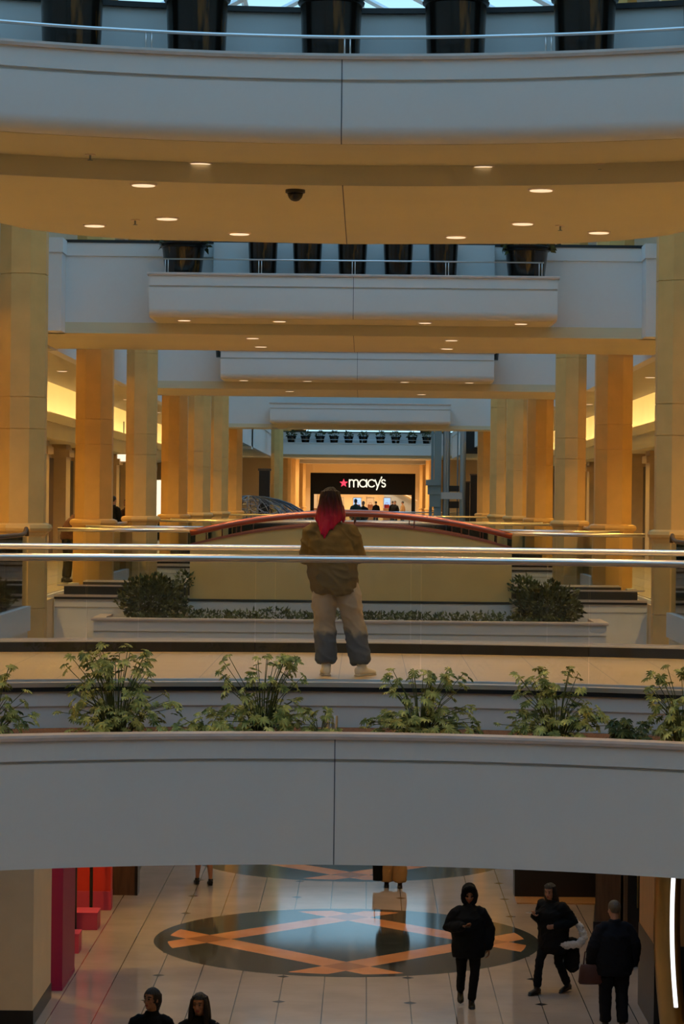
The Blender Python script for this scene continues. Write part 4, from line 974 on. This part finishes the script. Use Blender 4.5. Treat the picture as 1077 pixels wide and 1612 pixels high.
HL = [(0, -.02, .09, .086, .085), (0, -.03, .02, .102, .100), (0, -.035, -.08, .118, .088), (0, -.05, -.18, .125, .065), (0, -.07, -.30, .10, .045)]
person('person with dark tied back hair and black hoodie, bottom left, face turned left', (-2.06, 27.1, ZL), pi, 1.66,
    dict(), (-.65, .05), .007, 'skin', dict(m='clothblack', hem=.75, hw=.2, d=.15, g=1.3), dict(m='clothnavy', g=1.1), 'shoeblack',
    dict(k='long', m='hairdark', rows=[(0, -.04, .06, .085, .08), (0, -.05, -.02, .085, .075), (0, -.075, -.09, .05, .05), (0, -.085, -.13, .03, .03)]), .006)
person('person with long straight dark hair beside the black hoodie wearer, bottom left', (-1.53, 27.0, ZL), pi, 1.63,
    dict(), (-.25, -.05), .007, 'skin', dict(m='clothblack', hem=.75, hw=.2, d=.15, g=1.25), dict(m='clothnavy', g=1.1), 'shoeblack',
    dict(k='long', m='hairdark', rows=HL, locks=[([(.075, .03, .05), (.092, .035, -.06), (.095, .04, -.2), (.08, .05, -.30)], [.02, .026, .03, .02]), ([(-.075, .03, .05), (-.092, .035, -.06), (-.095, .04, -.2), (-.08, .05, -.30)], [.02, .026, .03, .02])]), .006)
person('walker whose bare lower legs show below the near bridge, left of centre', (-2.66, 45.2, ZL), .25, 1.66,
    dict(kneeL=(-.09, .04, .48), ankL=(-.10, .10, .095), kneeR=(.10, -.05, .48), ankR=(.11, -.12, .10)), (0, 0), .012, 'skin', dict(m='clothgrey', hem=.8, g=1.2), dict(m='clothtan', g=1.0, hem=.38), 'shoeblack', dict(k='short', m='hairdark'))
person('person in wide tan trousers and black shoes below the near bridge, right of centre', (.80, 45.2, ZL), pi, 1.70,
    dict(kneeL=(-.12, .05, .48), ankL=(-.12, .06, .085), kneeR=(.11, .0, .48), ankR=(.12, -.03, .085)), (0, 0), .012, 'skin', dict(m='clothblack', hem=.8, g=1.3), dict(m='clothtan', g=1.5, flare=1.35, hem=.04), 'shoeblack', dict(k='short', m='hairdark'))
tb = thing('tote_bag', 'black tote bag hanging beside the wide tan trousers', 'bag', (.52, 45.15, ZL + .12), 0)
MB().loft([((0, 0, 0), (.09, 0, 0), (0, .07, 0)), ((0, 0, .30), (.10, 0, 0), (0, .08, 0))], 0, 14).build('bag_body', M['clothblack'], tb, 'auto'); MB().tube([(-.06, 0, .29), (-.05, 0, .5), (.05, 0, .5), (.06, 0, .29)], .01, 6).build('handle', M['clothblack'], tb, True)
# level two, left gallery
person('person in rust top and dark trousers leaning over the rail behind the second left column', (-5.35, 46.4, 0), -1.2, 1.60,
    dict(chest=(0, .10, 1.20), waist=(0, .03, 1.04), neck=(0, .22, 1.34), head=(0, .28, 1.47), shL=(-.175, .16, 1.29), shR=(.175, .16, 1.29), elL=(-.20, .26, 1.06), elR=(.20, .26, 1.06), wrL=(-.12, .46, 1.12), wrR=(.12, .46, 1.12)), (.3, -.35), .012, 'skind',
    dict(m='clothbrown', hem=.85, g=1.25), dict(m='clothblack', g=1.05), 'shoeblack', dict(k='long', m='hairdark', rows=[(0, -.03, .09, .09, .085), (0, -.04, .02, .095, .09), (0, -.05, -.04, .08, .07)]))
person('person in black standing between the second and third left columns', (-6.75, 68.5, 0), -.6, 1.66, dict(), (0, 0), .014, 'skin', dict(m='clothblack', hem=.75, g=1.25), dict(m='clothblack'), 'shoeblack', dict(k='short', m='hairdark'))
person('person in dark red coat beside the one in black, far left gallery', (-6.45, 69.2, 0), 2.4, 1.58, dict(), (0, 0), .014, 'skin', dict(m='clothred', hem=.6, g=1.25), dict(m='clothblack'), 'shoeblack', dict(k='short', m='hairdark'))

# ------------------------------------------------------------------ far atrium and shop
def far_people():
    spec = [(560, 118, 'clothgreen', 'far slim person in dark green beyond the arched parapet', 1.72, .2), (572, 119, 'clothblack', 'far person in black beside the dark green one', 1.62, 2.9),
            (592, 176, 'clothblack', 'tiny far person in black in front of the shop displays', 1.66, .4), (622, 168, 'clothblack', 'tiny far person with white bag near the shop entrance', 1.70, 2.7),
            (634, 172, 'clothtan', 'tiny far person in pale clothes at the shop entrance', 1.68, 1.1), (618, 196, 'clothblack', 'tiny far person behind the shop counter', 1.7, .3)]
    for px, d, m_, lb, H, rz in spec:
        x = at(px, 800, d).x
        person(lb, (x, d, 0), rz, H, dict(), (0, 0), .02, 'skin', dict(m=m_, hem=.7, g=1.2), dict(m='clothblack'), 'shoeblack', dict(k='short', m='hairdark'))
M['clothgreen'] = mat('dark green cloth', (.02, .035, .018), .85)

mb = MB(); mb.box(-9.5, 9.5, 96, 215, -.6, 0); struct(mb, 'floor_atrium', M['gtile'])
far_people()
# planter band with pots across the atrium
t = thing('footbridge', 'pale planter band with a row of small pots across the far atrium above the shop', 'footbridge', (0, 147, 5.0))
MB().box(-5.35, 5.35, 0, .25, -.62, .04).build('planter_box', M['white'], t); MB().box(-5.38, 5.38, -.04, .3, .04, .09).build('coping', M['white'], t)
MB().box(-8.55, 8.55, 1.6, 4.5, -.7, .75).build('parapet', M['white'], t); MB().box(-8.55, 8.55, .25, 4.5, -.78, -.62).build('soffit', M['soffit'], t)
MB().box(-5.3, 5.3, .25, 1.6, -.1, 0).build('soil', M['soil'], t); MB().box(-8.55, 8.55, 1.55, 1.7, .75, .80).build('parapet_cap', M['blackmetal'], t)
for i, px in enumerate((459, 481, 504, 526, 549, 572, 599, 623, 649, 672)):
    x = at(px, 690, 147.8).x
    pot((x, 147.8, 5.0), .20, .29, .50, 'small black pot with green plant in the far atrium row, %s from the left' % ['first', 'second', 'third', 'fourth', 'fifth', 'sixth', 'seventh', 'eighth', 'ninth', 'tenth'][i], 'small pots in the far atrium', ((.25, .22, .17), 70, .16), 60 + i)
t = thing('balcony_corner', 'white stepped balcony corner in the atrium left of the slim column', 'balcony', (-7.0, 118, 4.2))
MB().box(-.6, .55, 0, 1.5, 0, .95).build('planter_box', M['white'], t); MB().box(-.65, .6, -.05, 1.5, .95, 1.02).build('coping', M['coping'], t); MB().box(-.9, 1.7, 1.5, 3, -.1, 1.75).build('parapet', M['white'], t)
pot((at(384, 690, 118.7).x, 118.7, 5.2), .22, .3, .5, 'dark leafy pot on the white balcony corner at the atrium left', 'atrium corner pot', ((.35, .3, .25), 110, .2), 99)
# corridor walls, stepped bands and sign
for sg, nm in ((-1, 'left'), (1, 'right')):
    mb = MB(); a, b = sorted((sg * 5.4, sg * 8.6)); mb.box(a, b, 152, 215, 0, 5.3); struct(mb, 'wall_%s_corridor' % nm, M['amberwall'])
mb = MB(); mb.box(-5.4, 5.4, 152, 215, 5.05, 5.3); struct(mb, 'ceiling_corridor', M['soffit'])
for i, y in enumerate((160, 178)):
    t = thing('ceiling_beam', 'pale beam across the far corridor above the sign, %s' % ('nearer one' if i == 0 else 'farther one'), 'beam', (0, y, 4.35))
    MB().box(-4.2, 4.2, 0, .4, .0, .45).build('band', M['white'], t); MB().box(-5.4, 5.4, .4, 3, .02, .7).build('body', M['white'], t)
SY = 204.0
t = thing('storefront', 'black shop front with lit white name sign and red star', 'shop front', (0, SY, 0))
MB().box(-4.32, 4.32, 0, .3, 2.22, 3.98).build('sign_board', M['sign'], t)
for sg in (-1, 1):
    a, b = sorted((sg * 4.02, sg * 4.32)); MB().box(a, b, 0, .3, 0, 2.22).build('door_jamb', M['sign'], t)
# lettering: rounded strokes
def zz(px, py): q = at(px, py, SY); return q.x, q.z
def strokes(paths, name, r=.05):
    mb = MB()
    for pts in paths: mb.tube([(zz(*p)[0], -.05, zz(*p)[1]) for p in pts], r, 8, 0, True)
    return mb.build(name, M['letter'], t, True)
def oarc(cx, cy, r, a0, a1, n=18): return [(cx + r * cos(R(a0 + (a1 - a0) * i / n)), cy - r * sin(R(a0 + (a1 - a0) * i / n))) for i in range(n + 1)]
B0 = 766.5; xr = 5.6; cy0 = B0 - xr
strokes([[(550.2, B0), (550.2, B0 - 11.2)], oarc(553.6, B0 - 7.7, 3.4, 180, 0, 10) + [(557, B0)], oarc(560.4, B0 - 7.7, 3.4, 180, 0, 10) + [(563.8, B0)]], 'letter')
strokes([oarc(571.7, cy0, xr, 0, 360, 24), [(577.3, B0), (577.3, B0 - 11.2)]], 'letter')
strokes([oarc(585.2, cy0, xr, 42, 318, 20)], 'letter')
strokes([[(590.6, B0 - 11), (594.6, B0 - .3)], [(598.8, B0 - 11), (593.0, B0 + 4.4)]], 'letter')
strokes([[(600.9, B0 - 15.4), (600.2, B0 - 13)]], 'apostrophe')
strokes([oarc(603.9, B0 - 8.4, 2.7, 30, 250, 12) + oarc(603.9, B0 - 2.8, 2.8, 90, -150, 14)], 'letter')
sx_, sz_ = zz(541.2, 760.6); pts = []
for i in range(10):
    a = R(90 + 36 * i); r_ = .36 if i % 2 == 0 else .15; pts.append((sx_ + r_ * cos(a), sz_ + r_ * sin(a)))
MB().prism_y(pts, -.08, -.01).build('star', M['star'], t)
# inside the shop
mb = MB(); mb.box(-8, 8, 213, 213.3, 0, 5.3); struct(mb, 'wall_end', M['amberwall'])
t = thing('escalator', 'slanting pale escalator side inside the far shop', 'escalator', (2.6, 210, 0)); MB().prism_y([(-2.0, 3.6), (-1.7, 3.6), (1.9, 1.6), (1.9, 0), (1.0, 0)], 0, .8).build('side', M['greymetal'], t); MB().tube([(-2.0, -.05, 3.75), (2.0, -.05, 1.75)], .05, 6).build('handrail', M['shoewhite'], t)
def display(px0, px1, py0, py1, d, m_, label):
    a, b = at(px0, py1, d), at(px1, py0, d); t = thing('display_stand', label, 'display', ((a.x + b.x) / 2, d, 0)); w2 = (b.x - a.x) / 2
    MB().box(-w2, w2, 0, .04, a.z, b.z).build('back_panel', m_, t); MB().box(-w2 - .04, w2 + .04, -.35, .05, b.z, b.z + .06).build('top_board', M['shoewhite'], t)
    MB().box(-w2 - .04, w2 + .04, -.35, .05, 0, a.z).build('cabinet', M['woodlight'], t)
    for s_ in (-1, 1): MB().cbox((s_ * w2, -.15, (a.z + b.z) / 2), (.05, .35, b.z - a.z)).build('side_board', M['shoewhite'], t)
    return t
display(556, 569, 784, 800, 205.6, M['screen'], 'glowing blue display in the shop left of the open shelf')
display(577, 589, 784, 800, 205.6, M['shelflight'], 'lit shelf unit with warm goods in the far shop')
display(604, 615, 784, 800, 206.5, M['screen'], 'glowing blue display nearest the escalator in the far shop')
display(534, 541, 784, 800, 207, M['shelflight'], 'narrow lit shelf just right of the red hair')
display(493, 500, 778, 800, 207, M['shelflight'], 'lit column of goods at the left jamb of the far shop')
for px, py, lb, m_ in ((563, 796, 'orange bag on the left shop display', 'clay'), (609, 794, 'red bag in the right shop display', 'red'), (583, 790, 'tan handbag on the lit shelf', 'clay')):
    dd = 206.3 if px == 609 else 205.35; q = at(px, 800, dd); tt = thing('handbag', lb, 'bag', (q.x, dd, q.z)); MB().box(-.22, .22, -.08, .08, 0, .3).build('bag_body', M[m_], tt); MB().tube([(-.12, 0, .3), (-.08, 0, .45), (.08, 0, .45), (.12, 0, .3)], .02, 6).build('handle', M[m_], tt)

# lift tower in the atrium
LX = lambda px: at(px, 740, 110).x
t = thing('lift_tower', 'grey steel lift tower with glass shaft right of the shop sign', 'lift', (LX(715), 110, 0)); ox = -LX(715)
def lbox(name, a, b, z0, z1, y0, y1, m_): MB().box(LX(a) + ox, LX(b) + ox, y0, y1, z0, z1).build(name, M[m_], t)
lbox('main_post', 684, 695, 0, 11, 0, .5, 'teal'); lbox('slim_post', 679, 683, 2.6, 11, .2, .5, 'teal'); lbox('slim_post', 676.5, 681, 0, 1.4, .2, .5, 'teal')
lbox('bracket', 674, 694, 1.95, 2.35, -.1, .6, 'teal'); lbox('bracket', 671, 693, 2.35, 2.6, -.2, .6, 'teal'); lbox('bracket', 677, 694, 1.4, 1.95, -.05, .55, 'teal')
for px, r_, nm in ((701, .10, 'pipe'), (705, .06, 'pipe'), (729, .135, 'round_post')):
    MB().tube([(LX(px) + ox, .2, 0), (LX(px) + ox, .2, 11)], r_, 12).build(nm, M['greymetal'], t, True)
lbox('cross_arm', 695, 728, 1.75, 2.05, .0, .4, 'greymetal'); lbox('car_top', 708, 724, 2.1, 2.35, .6, 2.4, 'dark'); lbox('car_base', 708, 724, 1.35, 1.65, .6, 2.4, 'dark')
for px in (708.5, 721.5): lbox('car_frame', px - 1, px + 1, 0, 11, .7, .8, 'teal')
lbox('shaft_glass', 709, 721, 0, 11, .9, .92, 'glass'); lbox('floor_sill', 707, 720, .35, .45, .5, 1, 'greymetal')
for i, (a, b, z0, z1, lb) in enumerate(((733, 753, 3.9, 5.6, 'black upper panel right of the lift tower'), (741, 753, -.0, 2.95, 'tall black shop panel right of the lift tower'), (732, 740, 0, 2.6, 'dark brown shop panel beside the lift post'))):
    xa, xb = at(a, 740, 116).x, at(b, 740, 116).x; tt = thing('shop_partition', lb, 'panel', ((xa + xb) / 2, 116, z0)); MB().box((xa - xb) / 2, (xb - xa) / 2, 0, .5, 0, z1 - z0).build('board', M['dark'], tt); MB().box((xa - xb) / 2 - .03, (xb - xa) / 2 + .03, -.03, .5, z1 - z0 - .06, z1 - z0).build('top_edge', M['wood'], tt)
xa, xb = at(408, 740, 112).x, at(425, 740, 112).x; tt = thing('shop_partition', 'tall black shop panel left of the slim atrium column', 'panel', ((xa + xb) / 2, 112, 0)); MB().box((xa - xb) / 2, (xb - xa) / 2, 0, .5, 0, 2.95).build('board', M['dark'], tt); MB().box((xa - xb) / 2 - .05, (xb - xa) / 2 + .05, -.03, .5, 2.95, 3.05).build('top_edge', M['wood'], tt)

# wire dome sculpture
random.seed(5); q = at(392, 800, 100); t = thing('wire_sculpture', 'dark domed wire sculpture in the atrium behind the parapet', 'sculpture', (q.x, 100, 0))
rx, rz_ = 2.75, 1.78
mb = MB()
for i in range(16):
    a = pi * i / 16; pts = []
    for j in range(15):
        b = pi * j / 14; pts.append((rx * cos(b) * cos(a) , rx * .8 * cos(b) * sin(a), rz_ * sin(b) ** .8 if sin(b) > 0 else 0))
    mb.tube(pts, .022, 5)
mb.build('ribs', M['wire'], t, True)
mb = MB()
for i in range(110):
    a = random.uniform(0, 2 * pi); b = random.uniform(.1, 1.3); pts = []; a2 = a + random.uniform(-.9, .9); b2 = random.uniform(.1, 1.4)
    for j in range(6):
        f = j / 5; aa = a + (a2 - a) * f; bb = b + (b2 - b) * f; s_ = .98 + .03 * sin(f * 7); pts.append((rx * cos(bb) * cos(aa) * s_, rx * .8 * cos(bb) * sin(aa) * s_, rz_ * sin(bb) * s_))
    mb.tube(pts, .014, 4)
mb.build('twigs', M['wirepale'], t, True)
MB().lathe([(rx, 0), (rx, .06)], n=32).build('base_ring', M['blackmetal'], t)

for px, py0, py1, d, w_, m_, lb in ((194, 712, 726, 84, .34, 'shelflight', 'lit white hanging shop sign in the left gallery between the second and third columns'), (249, 756, 812, 100, .26, 'screen', 'bright white shop window glimpsed right of the third left column')):
    a, b = at(px, py1, d), at(px, py0, d); t = thing('shop_sign' if py1 < 740 else 'shop_window', lb, 'sign' if py1 < 740 else 'window', (a.x, d, a.z))
    MB().box(-w_, w_, 0, .12, 0, b.z - a.z).build('lit_face', M['litwhite'], t); MB().box(-w_ - .03, w_ + .03, .03, .16, -.03, b.z - a.z + .03).build('case', M['trim'], t)
    if py1 < 740: MB().tube([(0, .09, b.z - a.z), (0, .09, 4.22 - a.z)], .02, 6).build('hanger', M['blackmetal'], t)
    else: MB().box(-w_, w_, .03, .16, -a.z, -.03).build('bulkhead', M['dark'], t)
# ------------------------------------------------------------------ lower floor shop fronts
def block(name, label, cat, x0, x1, y0, y1, z0, z1, m_, extra=()):
    t = thing(name, label, cat, ((x0 + x1) / 2, (y0 + y1) / 2, z0)); a, b = (x1 - x0) / 2, (y1 - y0) / 2
    MB().box(-a, a, -b, b, 0, z1 - z0).build('panel', M[m_], t)
    for nm, (u0, u1, v0, v1, w0, w1), mm in extra: MB().box(u0, u1, v0, v1, w0, w1).build(nm, M[mm], t)
    return t
block('partition', 'tall magenta panel behind the cream pier on the lower floor', 'display panel', -4.30, -4.03, 35.3, 36.8, L1, -1.35, 'magenta', (('plinth', (-.14, .14, -.76, .76, 0, .06), 'magenta'),))
block('partition', 'large red panel with pink base strip on the lower floor at left', 'display panel', -4.95, -4.06, 42.3, 42.6, L1, -1.35, 'red', (('base_strip', (-.455, .455, -.17, .1, 0, .32), 'pink'),))
block('display_box', 'low pink display block in front of the red panel', 'display block', -4.75, -4.07, 40.3, 40.8, L1, L1 + .28, 'pink', (('top_edge', (-.345, .345, -.26, .26, .26, .285), 'pink'),))
block('display_box', 'small pink display block beside the magenta panel', 'display block', -4.42, -4.13, 38.2, 38.6, L1, L1 + .30, 'pink', (('top_edge', (-.15, .15, -.21, .21, .28, .305), 'pink'),))
for x, y, lb in ((-4.41, 40.1, 'black post nearest the magenta panel'), (-4.36, 42.0, 'black post in front of the red panel')):
    t = thing('post', lb, 'post', (x, y, L1)); MB().tube([(0, 0, .05), (0, 0, 4.1)], .028, 8).build('pole', M['blackmetal'], t, True); MB().lathe([(.05, 0), (.05, .04), (.03, .06)], n=12).build('foot', M['blackmetal'], t)
block('doorway', 'brown timber door frame beyond the red panel', 'door frame', -4.2, -3.75, 43.9, 44.3, L1, -1.35, 'wood', (('edge', (.18, .23, -.21, .2, 0, 4.1), 'dark'),))
block('shop_wall', 'black shop wall on the lower floor behind the person with fur trim', 'shop wall', 2.95, 4.5, 44.1, 44.6, L1, -1.35, 'dark', (('painted_reflection', (-.775, .775, -.95, -.25, 0, .02), 'woodlight'),))  # amber strip on the floor stands in for a reflection
t = thing('shop_wall', 'brown angled shop wall with black skirting right of the black wall', 'shop wall', (4.25, 42.0, L1), 0)
MB().prism([(-.25, -2.0), (.5, -2.0), (.5, 2.1), (.2, 2.1)], 0, 4.1).build('panel', M['wood'], t); MB().prism([(-.28, -2.02), (.5, -2.02), (.5, 2.1), (.17, 2.1)], 0, .28).build('skirting', M['black'], t)
block('shop_wall', 'dark doorway recess behind the older person', 'shop wall', 4.2, 5.2, 37.6, 38.0, L1, -1.35, 'dark', (('frame', (-.5, -.44, -.24, .2, 0, 4.1), 'wood'), ('handle', (-.30, -.28, -.26, -.2, .9, 2.6), 'gold')))
t = thing('floor_lamp', 'tall bowed gold lamp with white light strip at the lower right edge', 'lamp', (4.22, 31.6, L1))
mb = MB(); n = 24
zs = [3.9 * i / n for i in range(n + 1)]; bow = lambda z: -.16 * sin(pi * min(1, z / 3.6)) ** .8 if z < 3.6 else 0
rings = [((bow(z) + .06, 0, z + .02), (.17, 0, 0), (0, .22, 0)) for z in zs]
mb.loft(rings, 0, 20); mb.build('shade', M['gold'], t, 'auto')
mb = MB(); mb.loft([((bow(z) + .10, -.215, z), (.028, 0, 0), (0, .025, 0)) for z in zs if .55 < z < 2.9], 0, 10); mb.build('light_strip', M['led'], t, True)
MB().lathe([(.2, 0), (.2, .03), (.12, .05)], n=24).build('base', M['blackmetal'], t)
block('shop_wall', 'black shop wall at the lower right corner beyond the gold lamp', 'shop wall', 4.52, 5.2, 31.9, 32.3, L1, -1.35, 'dark', (('edge', (-.36, -.33, -.22, .2, 0, 4.1), 'blackmetal'),))
